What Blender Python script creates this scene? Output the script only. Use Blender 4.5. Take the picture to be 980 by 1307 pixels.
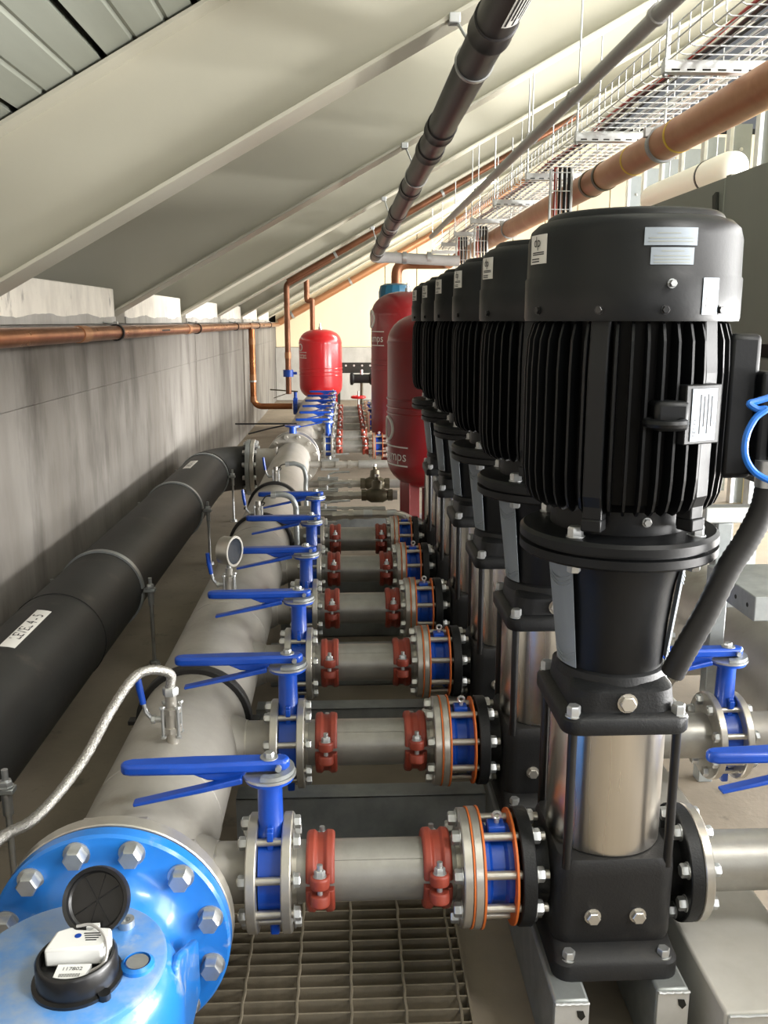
import bpy, bmesh, math, random
from mathutils import Vector, Matrix
random.seed(7)
for o in list(bpy.data.objects): bpy.data.objects.remove(o)
SC = bpy.context.scene
COL = SC.collection
PI = math.pi
ZS = 1.35            # everything is laid out with the lens height as z = 0, then lifted so that the floor is z = 0
FLOOR = -1.35

# ------------------------------------------------------------------ camera
def make_camera():
    F, CX, CY, VX, VY = 1150., 490., 653.5, 440., 410.
    th = math.atan((CY-VY)/F)
    d = Vector(((VX-CX)/F, (CY-VY)/F, 1)).normalized()
    up = Vector((0, math.cos(th), -math.sin(th)))
    up = (up - d*up.dot(d)).normalized()
    X = d.cross(up)
    if X[0] < 0: X = -X
    M = Matrix(((X[0], X[1], -X[2], 0), (d[0], d[1], -d[2], 0), (up[0], up[1], -up[2], ZS), (0, 0, 0, 1)))
    cam = bpy.data.cameras.new('camera'); co = bpy.data.objects.new('camera', cam); COL.objects.link(co)
    co.matrix_world = M
    cam.sensor_fit = 'VERTICAL'; cam.sensor_height = 24; cam.lens = 24*F/1307
    cam.clip_start = .02
    SC.camera = co
make_camera()

# ------------------------------------------------------------------ light
W = bpy.data.worlds.new('world'); SC.world = W; W.use_nodes = True
W.node_tree.nodes['Background'].inputs[0].default_value = (.92, .96, 1, 1)
W.node_tree.nodes['Background'].inputs[1].default_value = .20
SC.view_settings.view_transform = 'Standard'; SC.view_settings.look = 'None'
SC.view_settings.gamma = 1; SC.view_settings.use_curve_mapping = False
SC.view_settings.exposure = 0.0
def area_light(name, loc, target, sx, sy, power, col=(1, 1, 1)):
    l = bpy.data.lights.new(name, 'AREA'); l.shape = 'RECTANGLE'; l.size = sx; l.size_y = sy; l.energy = power; l.color = col
    o = bpy.data.objects.new(name, l); COL.objects.link(o)
    o.location = (loc[0], loc[1], loc[2]+ZS)
    dv = Vector(target)-Vector(loc)
    o.rotation_euler = dv.to_track_quat('-Z', 'Y').to_euler()
    return o
# the hall on the right: broad daylight, a low strip of glazing, and the lamp over the walkway
area_light('hall_daylight', (10.0, 2.0, 2.8), (-1, 2.0, .1), 24, 3.2, 3000, (1, .985, .955))
area_light('glazing_strip', (9.5, 3.0, .08), (0, 3.0, .8), 24, .36, 1150, (1, .985, .96))
area_light('low_fill', (5.5, 3.5, -.75), (0, 3.5, -1.0), 9, .7, 1700, (1, .99, .97))  # added fill, no real window: brightens the floor and pipes under the air unit
area_light('rafter_fill', (1.6, -4.2, .9), (-.5, 2, 3.0), 2.4, .9, 50, (1, .98, .95))  # added fill behind the camera, no real lamp: evens out the rafter webs
area_light('walkway_lamp', (1.9, .1, 1.9), (.35, 1.5, -1.0), .3, 1.3, 90, (1, .98, .95))
area_light('far_bay_lamp', (2.4, 12.6, 1.5), (.6, 13.5, -.6), .5, 2.2, 260, (1, .95, .84))

# ------------------------------------------------------------------ materials
def lin(c):
    if isinstance(c, str):
        c = [int(c[i:i+2], 16)/255 for i in (0, 2, 4)]
    return tuple(x/12.92 if x <= .04045 else ((x+.055)/1.055)**2.4 for x in c)+(1,)
MATS = {}
def mat(name, c1, rough=.5, metal=0., c2=None, scale=6., stretch=(1, 1, 1), lo=.35, hi=.7, bump=0., bscale=60., rvar=0., c3=None, s3=2., lo3=.55, hi3=.75, coat=0., emit=0., spec=.5):
    m = bpy.data.materials.new(name); m.use_nodes = True
    nt = m.node_tree; N = nt.nodes; L = nt.links; b = N['Principled BSDF']
    b.inputs['Base Color'].default_value = lin(c1)
    b.inputs['Roughness'].default_value = rough; b.inputs['Metallic'].default_value = metal
    b.inputs['Specular IOR Level'].default_value = spec
    if coat: b.inputs['Coat Weight'].default_value = coat; b.inputs['Coat Roughness'].default_value = .15
    if emit:
        b.inputs['Emission Color'].default_value = lin(c1); b.inputs['Emission Strength'].default_value = emit
    tc = N.new('ShaderNodeTexCoord')
    def noise(sc, st, det=5):
        mp = N.new('ShaderNodeMapping'); mp.inputs['Scale'].default_value = st
        L.new(tc.outputs['Object'], mp.inputs['Vector'])
        n = N.new('ShaderNodeTexNoise'); n.inputs['Scale'].default_value = sc; n.inputs['Detail'].default_value = det
        n.inputs['Roughness'].default_value = .62
        L.new(mp.outputs[0], n.inputs['Vector']); return n
    col = None
    if c2 is not None:
        n = noise(scale, stretch); r = N.new('ShaderNodeValToRGB')
        r.color_ramp.elements[0].position = lo; r.color_ramp.elements[1].position = hi
        r.color_ramp.elements[0].color = lin(c1); r.color_ramp.elements[1].color = lin(c2)
        L.new(n.outputs[0], r.inputs[0]); col = r.outputs[0]
        if c3 is not None:
            n3 = noise(s3, stretch); mr = N.new('ShaderNodeMapRange'); mr.inputs[1].default_value = lo3; mr.inputs[2].default_value = hi3
            L.new(n3.outputs[0], mr.inputs[0])
            mx = N.new('ShaderNodeMix'); mx.data_type = 'RGBA'; mx.inputs[7].default_value = lin(c3)
            L.new(mr.outputs[0], mx.inputs[0]); L.new(col, mx.inputs[6]); col = mx.outputs[2]
        L.new(col, b.inputs['Base Color'])
        if rvar:
            mr = N.new('ShaderNodeMapRange'); mr.inputs[3].default_value = rough-rvar; mr.inputs[4].default_value = rough+rvar
            L.new(n.outputs[0], mr.inputs[0]); L.new(mr.outputs[0], b.inputs['Roughness'])
    if bump:
        n = noise(bscale, stretch if c2 is not None and stretch != (1, 1, 1) else (1, 1, 1), 3)
        bp = N.new('ShaderNodeBump'); bp.inputs['Strength'].default_value = bump; bp.inputs['Distance'].default_value = .01
        L.new(n.outputs[0], bp.inputs['Height']); L.new(bp.outputs[0], b.inputs['Normal'])
    MATS[name] = m
    return m
mat('concrete', '85817b', .85, 0, '6a655e', 1.4, (1, 1.5, .42), .32, .68, .25, 24, 0, '4e4943', 2.6, .50, .74)
mat('concrete_pale', 'b5b2ac', .85, 0, '96938c', 3, (1, 2, .5), .3, .7, .2, 30)
mat('plaster', 'e6e0d4', .85, 0, 'c9c3b8', 4, (1, 2, 1), .4, .75, .35, 18, 0, '8d877e', 6, .62, .74)
mat('floor', '8d8272', .8, 0, '7a7062', 3, (1, 1, 1), .3, .7, .1, 40, 0, '5f574b', 9, .6, .75)
mat('cream_paint', 'bab6a6', .45, 0, 'b4b0a0', 2, (1, 1, 1), .3, .7, .03, 50)
mat('cream_panel', 'e2d3b4', .6, 0, 'd9caa9', 1.5, (1, 1, .3), .3, .7)
mat('deck_metal', '989b90', .45, .15, '8a8d82', 5, (1, .1, 1), .3, .7)
mat('gap_dark', '17160f', .9)
mat('steel_grey', 'a9a59e', .5, .35, '98948c', 5, (1, 1, 1), .35, .7, .06, 40, .08, '8a8378', 8, .62, .8)   # pickled stainless manifold
mat('steel_bright', 'c6c2ba', .32, .75, 'aaa69d', 9, (1, 1, 1), .35, .7, .04, 60, .08)
mat('steel_pipe', 'aaa8a2', .40, .6, '918f89', 9, (1, 1, 1), .3, .7, .05, 40, .08)
mat('polished', 'dcd7cf', .27, 1., 'c8c2b8', 5, (1, 1, .08), .35, .7, .02, 40, .06)
mat('zinc', 'c9cbcb', .35, .8, 'a9abab', 14, (1, 1, 1), .35, .7, .03, 60, .1)
mat('galvanised', 'a2a6a6', .45, .65, '8b9090', 12, (1, 1, 1), .35, .7, .03, 40, .1, 'b9bbba', 4, .6, .8)
mat('galv_bright', 'd6d8d8', .38, .6, 'c2c5c5', 10)
mat('black_cast', '121314', .48, 0, '191a1c', 8, (1, 1, 1), .35, .7, .12, 240, .06, spec=.35)
mat('black_dusty', '141415', .58, 0, '332e29', 7, (1, 1, 1), .55, .85, .09, 220, .06)
mat('black_paint', '0b0c0e', .42, 0, '101214', 5, (1, 1, 1), .35, .7, .03, 80, .05, spec=.32)
mat('black_fin', '060607', .5, 0, '09090b', 5, spec=.2)
mat('black_plastic', '131314', .3, 0, '1c1c1d', 20)
mat('pe_black', '1f1f1e', .60, 0, '2a2a27', 5, (1, 1, 1), .45, .8, .04, 40, .08, '403c36', 7, .60, .78)
mat('drain_dark', '1b191a', .42, 0, '252122', 4, (1, 1, 1), .35, .7)
mat('pvc_grey', 'a9a7a5', .45, 0, '9a9896', 5)
mat('rubber', '1b1a19', .6)
mat('copper', 'b0744c', .30, .85, '8a5435', 5, (1, 1, 1), .35, .7, .02, 40, .1, 'c98d63', 3, .6, .8)
mat('copper_dull', 'b5835c', .42, .45, 'a87350', 4, (1, 1, 1), .35, .7, 0, 40, .1, 'c9966e', 2.5, .55, .8)
mat('copper_brown', '8a5d43', .38, .6, '6a432f', 5, (1, 1, 1), .35, .7, 0, 40, .08)
mat('valve_blue', '0b46ac', .34, 0, '0a3b96', 8, (1, 1, 1), .4, .7, .03, 60, .06, '2a55b8', 16, .66, .8, coat=.2)
mat('meter_blue', '1c6fc4', .30, 0, '277dd2', 5, (1, 1, 1), .35, .7, .03, 30, .06, '9aa7b8', 7, .60, .68, coat=.4)
mat('meter_worn', '8ea0b8', .42, .2, '4f8cd0', 8, (1, 1, 1), .42, .62, .05, 40, .06, 'aab0b8', 14, .6, .75)
mat('cable_blue', '1668c4', .35)
mat('coupling_red', '963f2d', .50, 0, '813325', 9, (1, 1, 1), .35, .7, .08, 50, .06, 'b4634f', 20, .66, .8)
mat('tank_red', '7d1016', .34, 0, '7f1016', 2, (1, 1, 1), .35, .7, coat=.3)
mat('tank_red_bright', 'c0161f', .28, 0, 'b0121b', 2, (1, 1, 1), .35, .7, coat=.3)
mat('gasket', 'cf6b2a', .55, 0, 'b75a20', 10)
mat('brass', '5f5848', .42, .6, '48422f', 12)
mat('braid', 'b9b7b2', .30, .85, '8f8d88', 260, (1, 1, 1), .4, .6, .4, 300, .05)
mat('label_white', 'dcdad4', .5)
mat('ink', '1d1d20', .6)
mat('plate_silver', '8f979e', .5, .35, '7d858d', 8, (1, 1, .1))
mat('plastic_white', 'dfe0de', .45)
mat('unit_grey', '8f928a', .5, .1, '888b83', 2)
mat('unit_dark', '33352f', .6)
mat('post_grey', '8d9394', .5, .3, '7f8586', 4)
mat('yellow_wall', 'd9cd9f', .7)
mat('duct_white', 'eceae2', .45)
mat('cable_black', '101012', .5)
mat('cable_red', 'a82a1c', .5)
mat('glass', '2a313b', .10, .2)  # opaque gauge face, its dark blue reflection put into the colour
mat('motor_blue', '1f5f7c', .35)
mat('plate_pale', 'cbc8c2', .6, .1, 'bab7b0', 6, (1, 1, 1), .35, .7, .04, 40, .08, '8f897f', 12, .66, .78)
mat('grating', '8e8471', .55, .25, '6f6757', 9, (1, 1, 1), .35, .7, .1, 60)
mat('yellow_tag', 'd8b51c', .5)
mat('light_blue', '9cc4ea', .4)

# ------------------------------------------------------------------ mesh helpers
def frame(d):
    d = Vector(d).normalized()
    a = Vector((0, 0, 1)) if abs(d.z) < .9 else Vector((0, 1, 0))
    u = a.cross(d).normalized(); v = d.cross(u)
    return u, v, d
class MB:
    def __init__(s): s.v = []; s.f = []
    def box(s, c, sz, rot=None):
        h = [x/2 for x in sz]; b = len(s.v); c = Vector(c)
        for z in (-1, 1):
            for y in (-1, 1):
                for x in (-1, 1):
                    p = Vector((x*h[0], y*h[1], z*h[2]))
                    if rot is not None: p = rot @ p
                    s.v.append(tuple(c+p))
        for q in ((0, 2, 3, 1), (4, 5, 7, 6), (0, 1, 5, 4), (2, 6, 7, 3), (0, 4, 6, 2), (1, 3, 7, 5)):
            s.f.append(tuple(b+i for i in q))
        return s
    def bb(s, x0, x1, y0, y1, z0, z1): return s.box(((x0+x1)/2, (y0+y1)/2, (z0+z1)/2), (x1-x0, y1-y0, z1-z0))
    def lathe(s, prof, c=(0, 0, 0), d=(0, 0, 1), n=24, a0=0., a1=None, caps=True):
        """prof: (radius, height along d)"""
        u, v, w = frame(d); c = Vector(c); full = a1 is None
        A = [a0+(2*PI if full else a1-a0)*i/(n if full else n-1) for i in range(n)]
        b = len(s.v); m = len(prof)
        for r, h in prof:
            for a in A: s.v.append(tuple(c+w*h+(u*math.cos(a)+v*math.sin(a))*r))
        for j in range(m-1):
            for i in range(n if full else n-1):
                k = (i+1) % n
                s.f.append((b+j*n+i, b+j*n+k, b+(j+1)*n+k, b+(j+1)*n+i))
        if full and caps:
            if prof[0][0] > 1e-6: s.f.append(tuple(b+i for i in reversed(range(n))))
            if prof[-1][0] > 1e-6: s.f.append(tuple(b+(m-1)*n+i for i in range(n)))
        elif not full:
            s.f.append(tuple(b+j*n for j in range(m))); s.f.append(tuple(b+j*n+n-1 for j in reversed(range(m))))
        return s
    def cyl(s, p0, p1, r, r1=None, n=16):
        d = Vector(p1)-Vector(p0)
        return s.lathe([(r, 0), (r if r1 is None else r1, d.length)], p0, d, n)
    def ring(s, c, d, ri, ro, w, n=32, a0=0., a1=None):
        """ring centred on c, axis d, width w"""
        return s.lathe([(ri, -w/2), (ro, -w/2), (ro, w/2), (ri, w/2), (ri, -w/2)], c, d, n, a0, a1, False)
    def hexa(s, c, d, r, h):
        return s.lathe([(r, 0), (r, h*.82), (r*.86, h)], c, d, 6)
    def bolt(s, c, d, r=.011, h=.010, wr=None):
        d = Vector(d).normalized(); c = Vector(c)
        s.cyl(c, c+d*.002, (wr or r*1.2), n=14)
        return s.hexa(c+d*.002, d, r, h)
    def tube(s, pts, r, n=10, closed=False, caps=True):
        P = [Vector(p) for p in pts]; m = len(P); b = len(s.v)
        rr = r if isinstance(r, (list, tuple)) else [r]*m
        u = None
        for i, p in enumerate(P):
            if closed: t = (P[(i+1) % m]-P[i-1]).normalized()
            else: t = (P[min(i+1, m-1)]-P[max(i-1, 0)]).normalized()
            if u is None: u = frame(t)[0]
            u = (u-t*u.dot(t)).normalized(); v = t.cross(u)
            for k in range(n):
                a = 2*PI*k/n; s.v.append(tuple(p+(u*math.cos(a)+v*math.sin(a))*rr[i]))
        for i in range(m if closed else m-1):
            j = (i+1) % m
            for k in range(n):
                l = (k+1) % n
                s.f.append((b+i*n+k, b+i*n+l, b+j*n+l, b+j*n+k))
        if not closed and caps:
            s.f.append(tuple(b+k for k in reversed(range(n)))); s.f.append(tuple(b+(m-1)*n+k for k in range(n)))
        return s
    def prism(s, poly, o, ux, uy, h):
        """poly in the plane (ux, uy) at o, extruded by vector h"""
        o, ux, uy, h = map(Vector, (o, ux, uy, h)); b = len(s.v); n = len(poly)
        for e in (0, 1):
            for x, y in poly: s.v.append(tuple(o+ux*x+uy*y+h*e))
        s.f.append(tuple(b+i for i in reversed(range(n)))); s.f.append(tuple(b+n+i for i in range(n)))
        for i in range(n):
            j = (i+1) % n; s.f.append((b+i, b+j, b+n+j, b+n+i))
        return s
    def patch(s, c, d, r, a0, a1, h0, h1, n=8, t=.001):
        """thin curved sheet on a cylinder"""
        return s.lathe([(r, h0), (r+t, h0), (r+t, h1), (r, h1), (r, h0)], c, d, n, a0, a1)
    def mesh(s, name, m, smooth=38):
        me = bpy.data.meshes.new(name); me.from_pydata(s.v, [], s.f)
        bm = bmesh.new(); bm.from_mesh(me); bmesh.ops.recalc_face_normals(bm, faces=bm.faces); bm.to_mesh(me); bm.free()
        me.materials.append(MATS[m]); me.update()
        if smooth:
            for p in me.polygons: p.use_smooth = True
            me.set_sharp_from_angle(angle=math.radians(smooth))
        return me
def spline(ctrl, n=8):
    P = [Vector(p) for p in ctrl]; P = [P[0]*2-P[1]]+P+[P[-1]*2-P[-2]]; out = []
    for i in range(1, len(P)-2):
        for k in range(n):
            t = k/n; a, b, c, d = P[i-1:i+3]
            out.append(.5*((2*b)+(c-a)*t+(2*a-5*b+4*c-d)*t*t+(-a+3*b-3*c+d)*t**3))
    out.append(P[-2]); return out
def bend(p0, corner, p1, r, n=7):
    """polyline p0 -> corner -> p1 with the corner rounded"""
    p0, c, p1 = Vector(p0), Vector(corner), Vector(p1)
    a = c+(p0-c).normalized()*r; b = c+(p1-c).normalized()*r
    return [p0]+[(1-t)**2*a+2*t*(1-t)*c+t*t*b for t in [i/n for i in range(n+1)]]+[p1]

# ------------------------------------------------------------------ object helpers
def tag(o, label, cat, group=None):
    o['label'] = label; o['category'] = cat
    if group: o['group'] = group
    return o
def thing(name, label, cat, loc=(0, 0, 0), group=None, rotz=0):
    o = bpy.data.objects.new(name, None); o.empty_display_size = .05; COL.objects.link(o)
    o.location = loc; o.rotation_euler = (0, 0, rotz)
    return tag(o, label, cat, group)
def part(name, mb, m, parent=None, label=None, bevel=0, smooth=38, loc=None, seg=2):
    me = mb if isinstance(mb, bpy.types.Mesh) else mb.mesh(name, m, smooth)
    o = bpy.data.objects.new(name, me); COL.objects.link(o)
    if parent is not None: o.parent = parent
    if loc is not None: o.location = loc
    if label: o['label'] = label
    if bevel:
        md = o.modifiers.new('bevel', 'BEVEL'); md.width = bevel; md.segments = seg; md.limit_method = 'ANGLE'; md.angle_limit = math.radians(35)
        md.harden_normals = False
    return o
def solo(name, mb, m, label, cat, group=None, **k):
    return tag(part(name, mb, m, None, **k), label, cat, group)
def struct(name, mb, m, **k):
    o = part(name, mb, m, None, **k); o['kind'] = 'structure'; return o
def dup(root, loc, label=None, parent=None, rotz=None):
    r = root.copy(); COL.objects.link(r)
    if parent is not None: r.parent = parent
    if loc is not None: r.location = loc
    if rotz is not None: r.rotation_euler = (0, 0, rotz)
    if label: r['label'] = label
    for ch in root.children: dup(ch, None, None, r)
    return r
def text_part(name, body, size, m, parent, origin, ux, uy, lift=.0006, align='CENTER'):
    cu = bpy.data.curves.new(name, 'FONT'); cu.body = body; cu.size = size; cu.align_x = align; cu.align_y = 'CENTER'; cu.resolution_u = 2
    t = bpy.data.objects.new(name, cu); COL.objects.link(t)
    me = bpy.data.meshes.new_from_object(t.evaluated_get(bpy.context.evaluated_depsgraph_get()))
    bpy.data.objects.remove(t)
    me.materials.clear(); me.materials.append(MATS[m])
    ux, uy = Vector(ux).normalized(), Vector(uy).normalized(); w = ux.cross(uy); o = Vector(origin)
    for v in me.vertices: v.co = o+ux*v.co.x+uy*v.co.y+w*lift
    ob = bpy.data.objects.new(name, me); COL.objects.link(ob)
    if parent is not None: ob.parent = parent
    return ob
def wrap_text(name, body, size, m, parent, c, r, ang, h, axis='Z', lift=.001):
    """lettering on an upright (Z) cylinder of radius r round c, centred on angle ang, height h"""
    ob = text_part(name, body, size, m, parent, (0, 0, 0), (1, 0, 0), (0, 1, 0), 0)
    bm = bmesh.new(); bm.from_mesh(ob.data)
    bmesh.ops.subdivide_edges(bm, edges=[e for e in bm.edges if e.calc_length() > size*.3], cuts=1)
    for v in bm.verts:
        a = ang+v.co.x/r; y = v.co.y
        v.co = Vector((c[0]+math.cos(a)*(r+lift), c[1]+math.sin(a)*(r+lift), h+y))
    bm.to_mesh(ob.data); bm.free(); return ob
ORD = ['first', 'second', 'third', 'fourth', 'fifth', 'sixth', 'seventh', 'eighth', 'ninth', 'tenth', 'eleventh', 'twelfth']
PZ = -1.038                                   # height of every horizontal pump port and header axis
BY = [1.565+.541*i for i in range(6)]         # the six branches of the near set
FY = [7.62+.62*i for i in range(6)]           # the six branches of the far set
PX = .488                                     # pump axis

# ------------------------------------------------------------------ the hall
SL = .553; SA = math.atan(SL); RS = Matrix.Rotation(-SA, 3, 'Y')
def zb(x): return .041+SL*(x+1.216)           # underside of the rafters
RY = [-.85, 1.10, 3.05, 5.0, 6.95, 8.9, 10.85, 12.8, 14.75]
struct('floor', MB().bb(-1.3, 7, -2.5, 16.3, FLOOR-.1, FLOOR), 'floor')
# left concrete wall: two lifts of shuttered panels with an open joint between them
wl = struct('wall_left', MB().bb(-1.33, -1.206, -2.5, 16.3, FLOOR, -.015), 'concrete')
ys = [-2.5, .2, 2.62, 5.02, 7.42, 9.82, 12.2, 14.3, 16.0]
for i in range(len(ys)-1):
    for z0, z1 in ((FLOOR, -.317), (-.311, -.015)):
        part('panel', MB().bb(-1.206, -1.2-.0015*(i % 2), ys[i]+.002, ys[i+1]-.002, z0, z1), 'concrete', wl, smooth=0)
for i in range(8):                            # plastered upstand between the rafter ends
    y0, y1 = RY[i]+.115, RY[i+1]-.115
    part('upstand', MB().bb(-1.33, -1.203, y0, y1, -.012, .165), 'plaster', wl, bevel=.006)
    n = 40; poly = [(y0, -.012)]+[(y0+(y1-y0)*k/n, .024+.006*math.sin(k*.45+i)+.004*math.sin(k*.17+2*i)+random.uniform(-.003, .003)) for k in range(n+1)]+[(y1, -.012)]
    part('mortar_edge', MB().prism(poly, (-1.199, 0, 0), (0, 1, 0), (0, 0, 1), (-.01, 0, 0)), 'concrete_pale', wl, smooth=0)
# far wall: concrete plinth and cream insulated panels
wb = struct('wall_back', MB().bb(-1.33, 7, 16.06, 16.3, FLOOR, 3.2), 'gap_dark')
part('plinth', MB().bb(-1.2, 7, 15.80, 16.06, FLOOR, -.44), 'concrete_pale', wb, bevel=.01)
x = -1.2
while x < 6.9:
    w = 1.9 if x < .7 else .55
    part('panel', MB().bb(x, x+w-.012, 16.0, 16.06, -.44, 3.1), 'cream_panel', wb, bevel=.006); x += w
struct('eaves_light_block', MB().bb(-2.05, -2.0, -2.5, 16.3, -.9, .6), 'concrete')  # unseen board, added to stop sky light leaking in at the eaves
struct('wall_partition', MB().bb(3.0, 4.6, 6.5, 6.6, FLOOR, 2.6), 'yellow_wall')
# roof deck
mid = .5*(-2.1+4.7)
cl = struct('ceiling', MB().box((mid, 6.9, zb(mid)+.455+.075), ((4.7+2.1)/math.cos(SA), 18.8, .02), RS), 'gap_dark')
sv = Vector((math.cos(SA), 0, math.sin(SA))); nv = Vector((-math.sin(SA), 0, math.cos(SA)))
o0 = Vector((-2.1, -2.5, zb(-2.1)+.455+.008))
w = .318
prof = [(0, .0), (.085, .0), (.095, .008), (.105, .0), (.195, .0), (.205, .008), (.215, .0), (.296, 0), (.296, .05), (.284, .05), (.284, .014), (.004, .014), (.004, .05), (0, .05)]
sheet = MB().prism(prof, (0, 0, 0), sv, nv, (0, 18.8, 0)).mesh('deck_sheet', 'deck_metal', 0)
for k in range(24):
    part('deck_sheet', sheet, None, cl, loc=o0+sv*(w*k))
# rafters
def make_rafter():
    r = thing('roof_rafter', '', 'beam', (0, 0, 0))
    x0, x1 = -1.98, 4.6; L = (x1-x0)/math.cos(SA); xm = (x0+x1)/2; zm = zb(xm); vh = .455; ph = vh*math.cos(SA)
    off = lambda t: (xm+nv.x*t, 0, zm+nv.z*t)
    part('web', MB().box(off(ph/2), (L, .009, ph-.02), RS), 'cream_paint', r, smooth=0)
    for t, nm in ((.007, 'bottom_flange'), (ph-.007, 'top_flange')):
        part(nm, MB().box(off(t), (L, .18, .0135), RS), 'cream_paint', r, bevel=.002)
    return r
rf = make_rafter()
for i, y in enumerate(RY):
    lb = ('cream painted steel rafter above the camera side of the blue water meter', 'cream painted steel rafter directly above the nearest pump',
          'deep cream rafter that meets the ribbed metal deck, first beyond the nearest pump')
    lab = lb[i] if i < 3 else 'cream painted rafter, %s along the concrete wall beyond the ribbed deck' % ORD[i-3]
    if i < 2: lab = lb[i]
    o = rf if i == 0 else dup(rf, (0, y, 0), lab)
    o.location = (0, y, 0); o['label'] = lab; o['group'] = 'sloping roof rafters'

# galvanised clip on the first visible rafter
c = thing('beam_clamp', 'small zinc beam clamp on the rafter flange above the concrete wall', 'clamp', (-1.135, 2.955, zb(-1.135)))
part('jaw', MB().bb(-.02, .02, -.012, .03, -.018, .03), 'galv_bright', c, bevel=.003)
part('set_screw', MB().cyl((0, -.006, -.05), (0, -.006, .0), .005).bolt((0, -.006, -.03), (0, 0, -1), .009, .008), 'zinc', c)

# right-hand side of the hall: row of grey posts, white duct, big air unit
post = None
for i in range(7):
    y = 9.6-.5*i
    lab = 'tall grey steel post, %s of the row counted from the far wall' % ORD[i]
    if post is None:
        post = thing('steel_post', lab, 'post', (2.9, y, FLOOR), 'grey posts beyond the air unit')
        part('front_plate', MB().bb(.03, .17, 0, .006, 0, 2.8), 'post_grey', post, smooth=0)
        part('edge_flange', MB().bb(0, .03, -.02, .05, 0, 2.8), 'galv_bright', post, bevel=.003)
        part('back_flange', MB().bb(.17, .176, 0, .05, 0, 2.8), 'post_grey', post, smooth=0)
        for z in (2.35, 2.62): part('bolt', MB().bolt((.10, 0, z), (0, -1, 0), .012, .01), 'zinc', post)
    else: dup(post, (2.9, y, FLOOR), lab)
d = thing('white_duct', 'short white round duct lying above the grey air unit', 'duct', (2.22, 5.9, .86))
part('shell', MB().lathe([(.0, -.62), (.05, -.61), (.085, -.57), (.095, -.5), (.095, .8), (.0, .8)], (0, 0, 0), (0, 1, 0), 28), 'duct_white', d)
part('band', MB().ring((0, -.22, 0), (0, 1, 0), .094, .099, .02), 'black_plastic', d)
for y in (-.3, .5): part('hanger', MB().cyl((0, y, .09), (0, y, zb(2.22)-.86), .004, n=6), 'zinc', d)
u = thing('air_unit', 'long grey sheet-metal air unit behind the pump motors', 'air unit', (1.3, 2.45, -.5))
part('upper_casing', MB().bb(0, .85, 0, .70, .43, .98), 'unit_grey', u, bevel=.004)
part('upper_casing', MB().bb(0, .85, .74, 3.55, .43, .98), 'unit_grey', u, bevel=.004)
part('seam_post', MB().bb(.004, .85, .70, .74, .43, .985), 'unit_grey', u, smooth=0)
part('lower_casing', MB().bb(.02, .85, 0, 3.55, .06, .385), 'unit_grey', u, bevel=.004)
part('shadow_gap', MB().bb(.05, .8, .02, 3.53, .385, .43), 'unit_dark', u, smooth=0)
part('base_rail', MB().bb(-.01, .06, 0, 3.55, .0, .06), 'unit_dark', u, bevel=.003)
part('handle', MB().prism([(0, .0), (.03, 0), (.065, .19), (.035, .20)], (-.012, .75, .74), (0, 1, 0), (0, 0, 1), (.012, 0, 0)), 'unit_dark', u, bevel=.003)
text_part('lettering', 'A', .11, 'ink', u, (-.001, .21, .76), (0, -1, 0), (0, 0, 1))
for k in range(3): part('leg', MB().bb(.62, .68, .2+1.5*k, .26+1.5*k, FLOOR+.5, .06), 'galvanised', u, smooth=0)

# ------------------------------------------------------------------ steelwork under the pumps
def bar_beam(name, x0, x1, y0, y1, z0, z1, label, m='galvanised', group=None):
    b = thing(name, label, 'beam', ((x0+x1)/2, y0, z0), group); w = (x1-x0)/2; h = z1-z0
    part('tube', MB().bb(-w, w, .004, y1-y0, 0, h), m, b, bevel=.006)
    e = part('end_plate', MB().bb(-w*.96, w*.96, 0, .004, 0, h*.985), 'galv_bright', b, bevel=.001)
    part('drain_slot', MB().prism([(.0, 0), (.012, -.001), (.016, -.012), (.009, -.02), (.002, -.012)], (w*.25, -.0015, h*.9), (1, 0, 0), (0, 0, 1), (0, .002, 0)), 'gap_dark', e)
    part('weld', MB().tube([(-w*.95+2*w*.95*k/12, -.001+.0012*math.sin(k*2.3), h*.985) for k in range(13)], .0028, 6), 'galv_bright', e)
    return b
bar_beam('support_beam', .36, .424, 1.365, 4.72, FLOOR, -1.18, 'galvanised box beam under the pump feet on the coupling side', group='beams under the pumps')
bar_beam('support_beam', .552, .612, 1.385, 4.72, FLOOR, -1.18, 'galvanised box beam under the pump feet on the air-unit side', group='beams under the pumps')
bar_beam('wide_beam', .655, .86, 1.33, 4.72, FLOOR, -1.185, 'wide pale galvanised beam beneath the steel suction branches', 'plate_pale')
for i in range(6):
    if i == 0: continue
    y = BY[i]+.02
    c = thing('cross_beam', 'galvanised cross beam beneath the %s red-coupled branch from the blue meter' % ORD[i], 'beam', (0, y, FLOOR), 'cross beams of the pump frame')
    part('web', MB().bb(-.29, .355, -.003, .003, 0, .15), 'galvanised', c, smooth=0)
    part('top_flange', MB().bb(-.29, .355, -.003, .06, .146, .152), 'galvanised', c, bevel=.001)
    part('bottom_flange', MB().bb(-.29, .355, -.003, .06, 0, .006), 'galvanised', c, bevel=.001)
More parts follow.
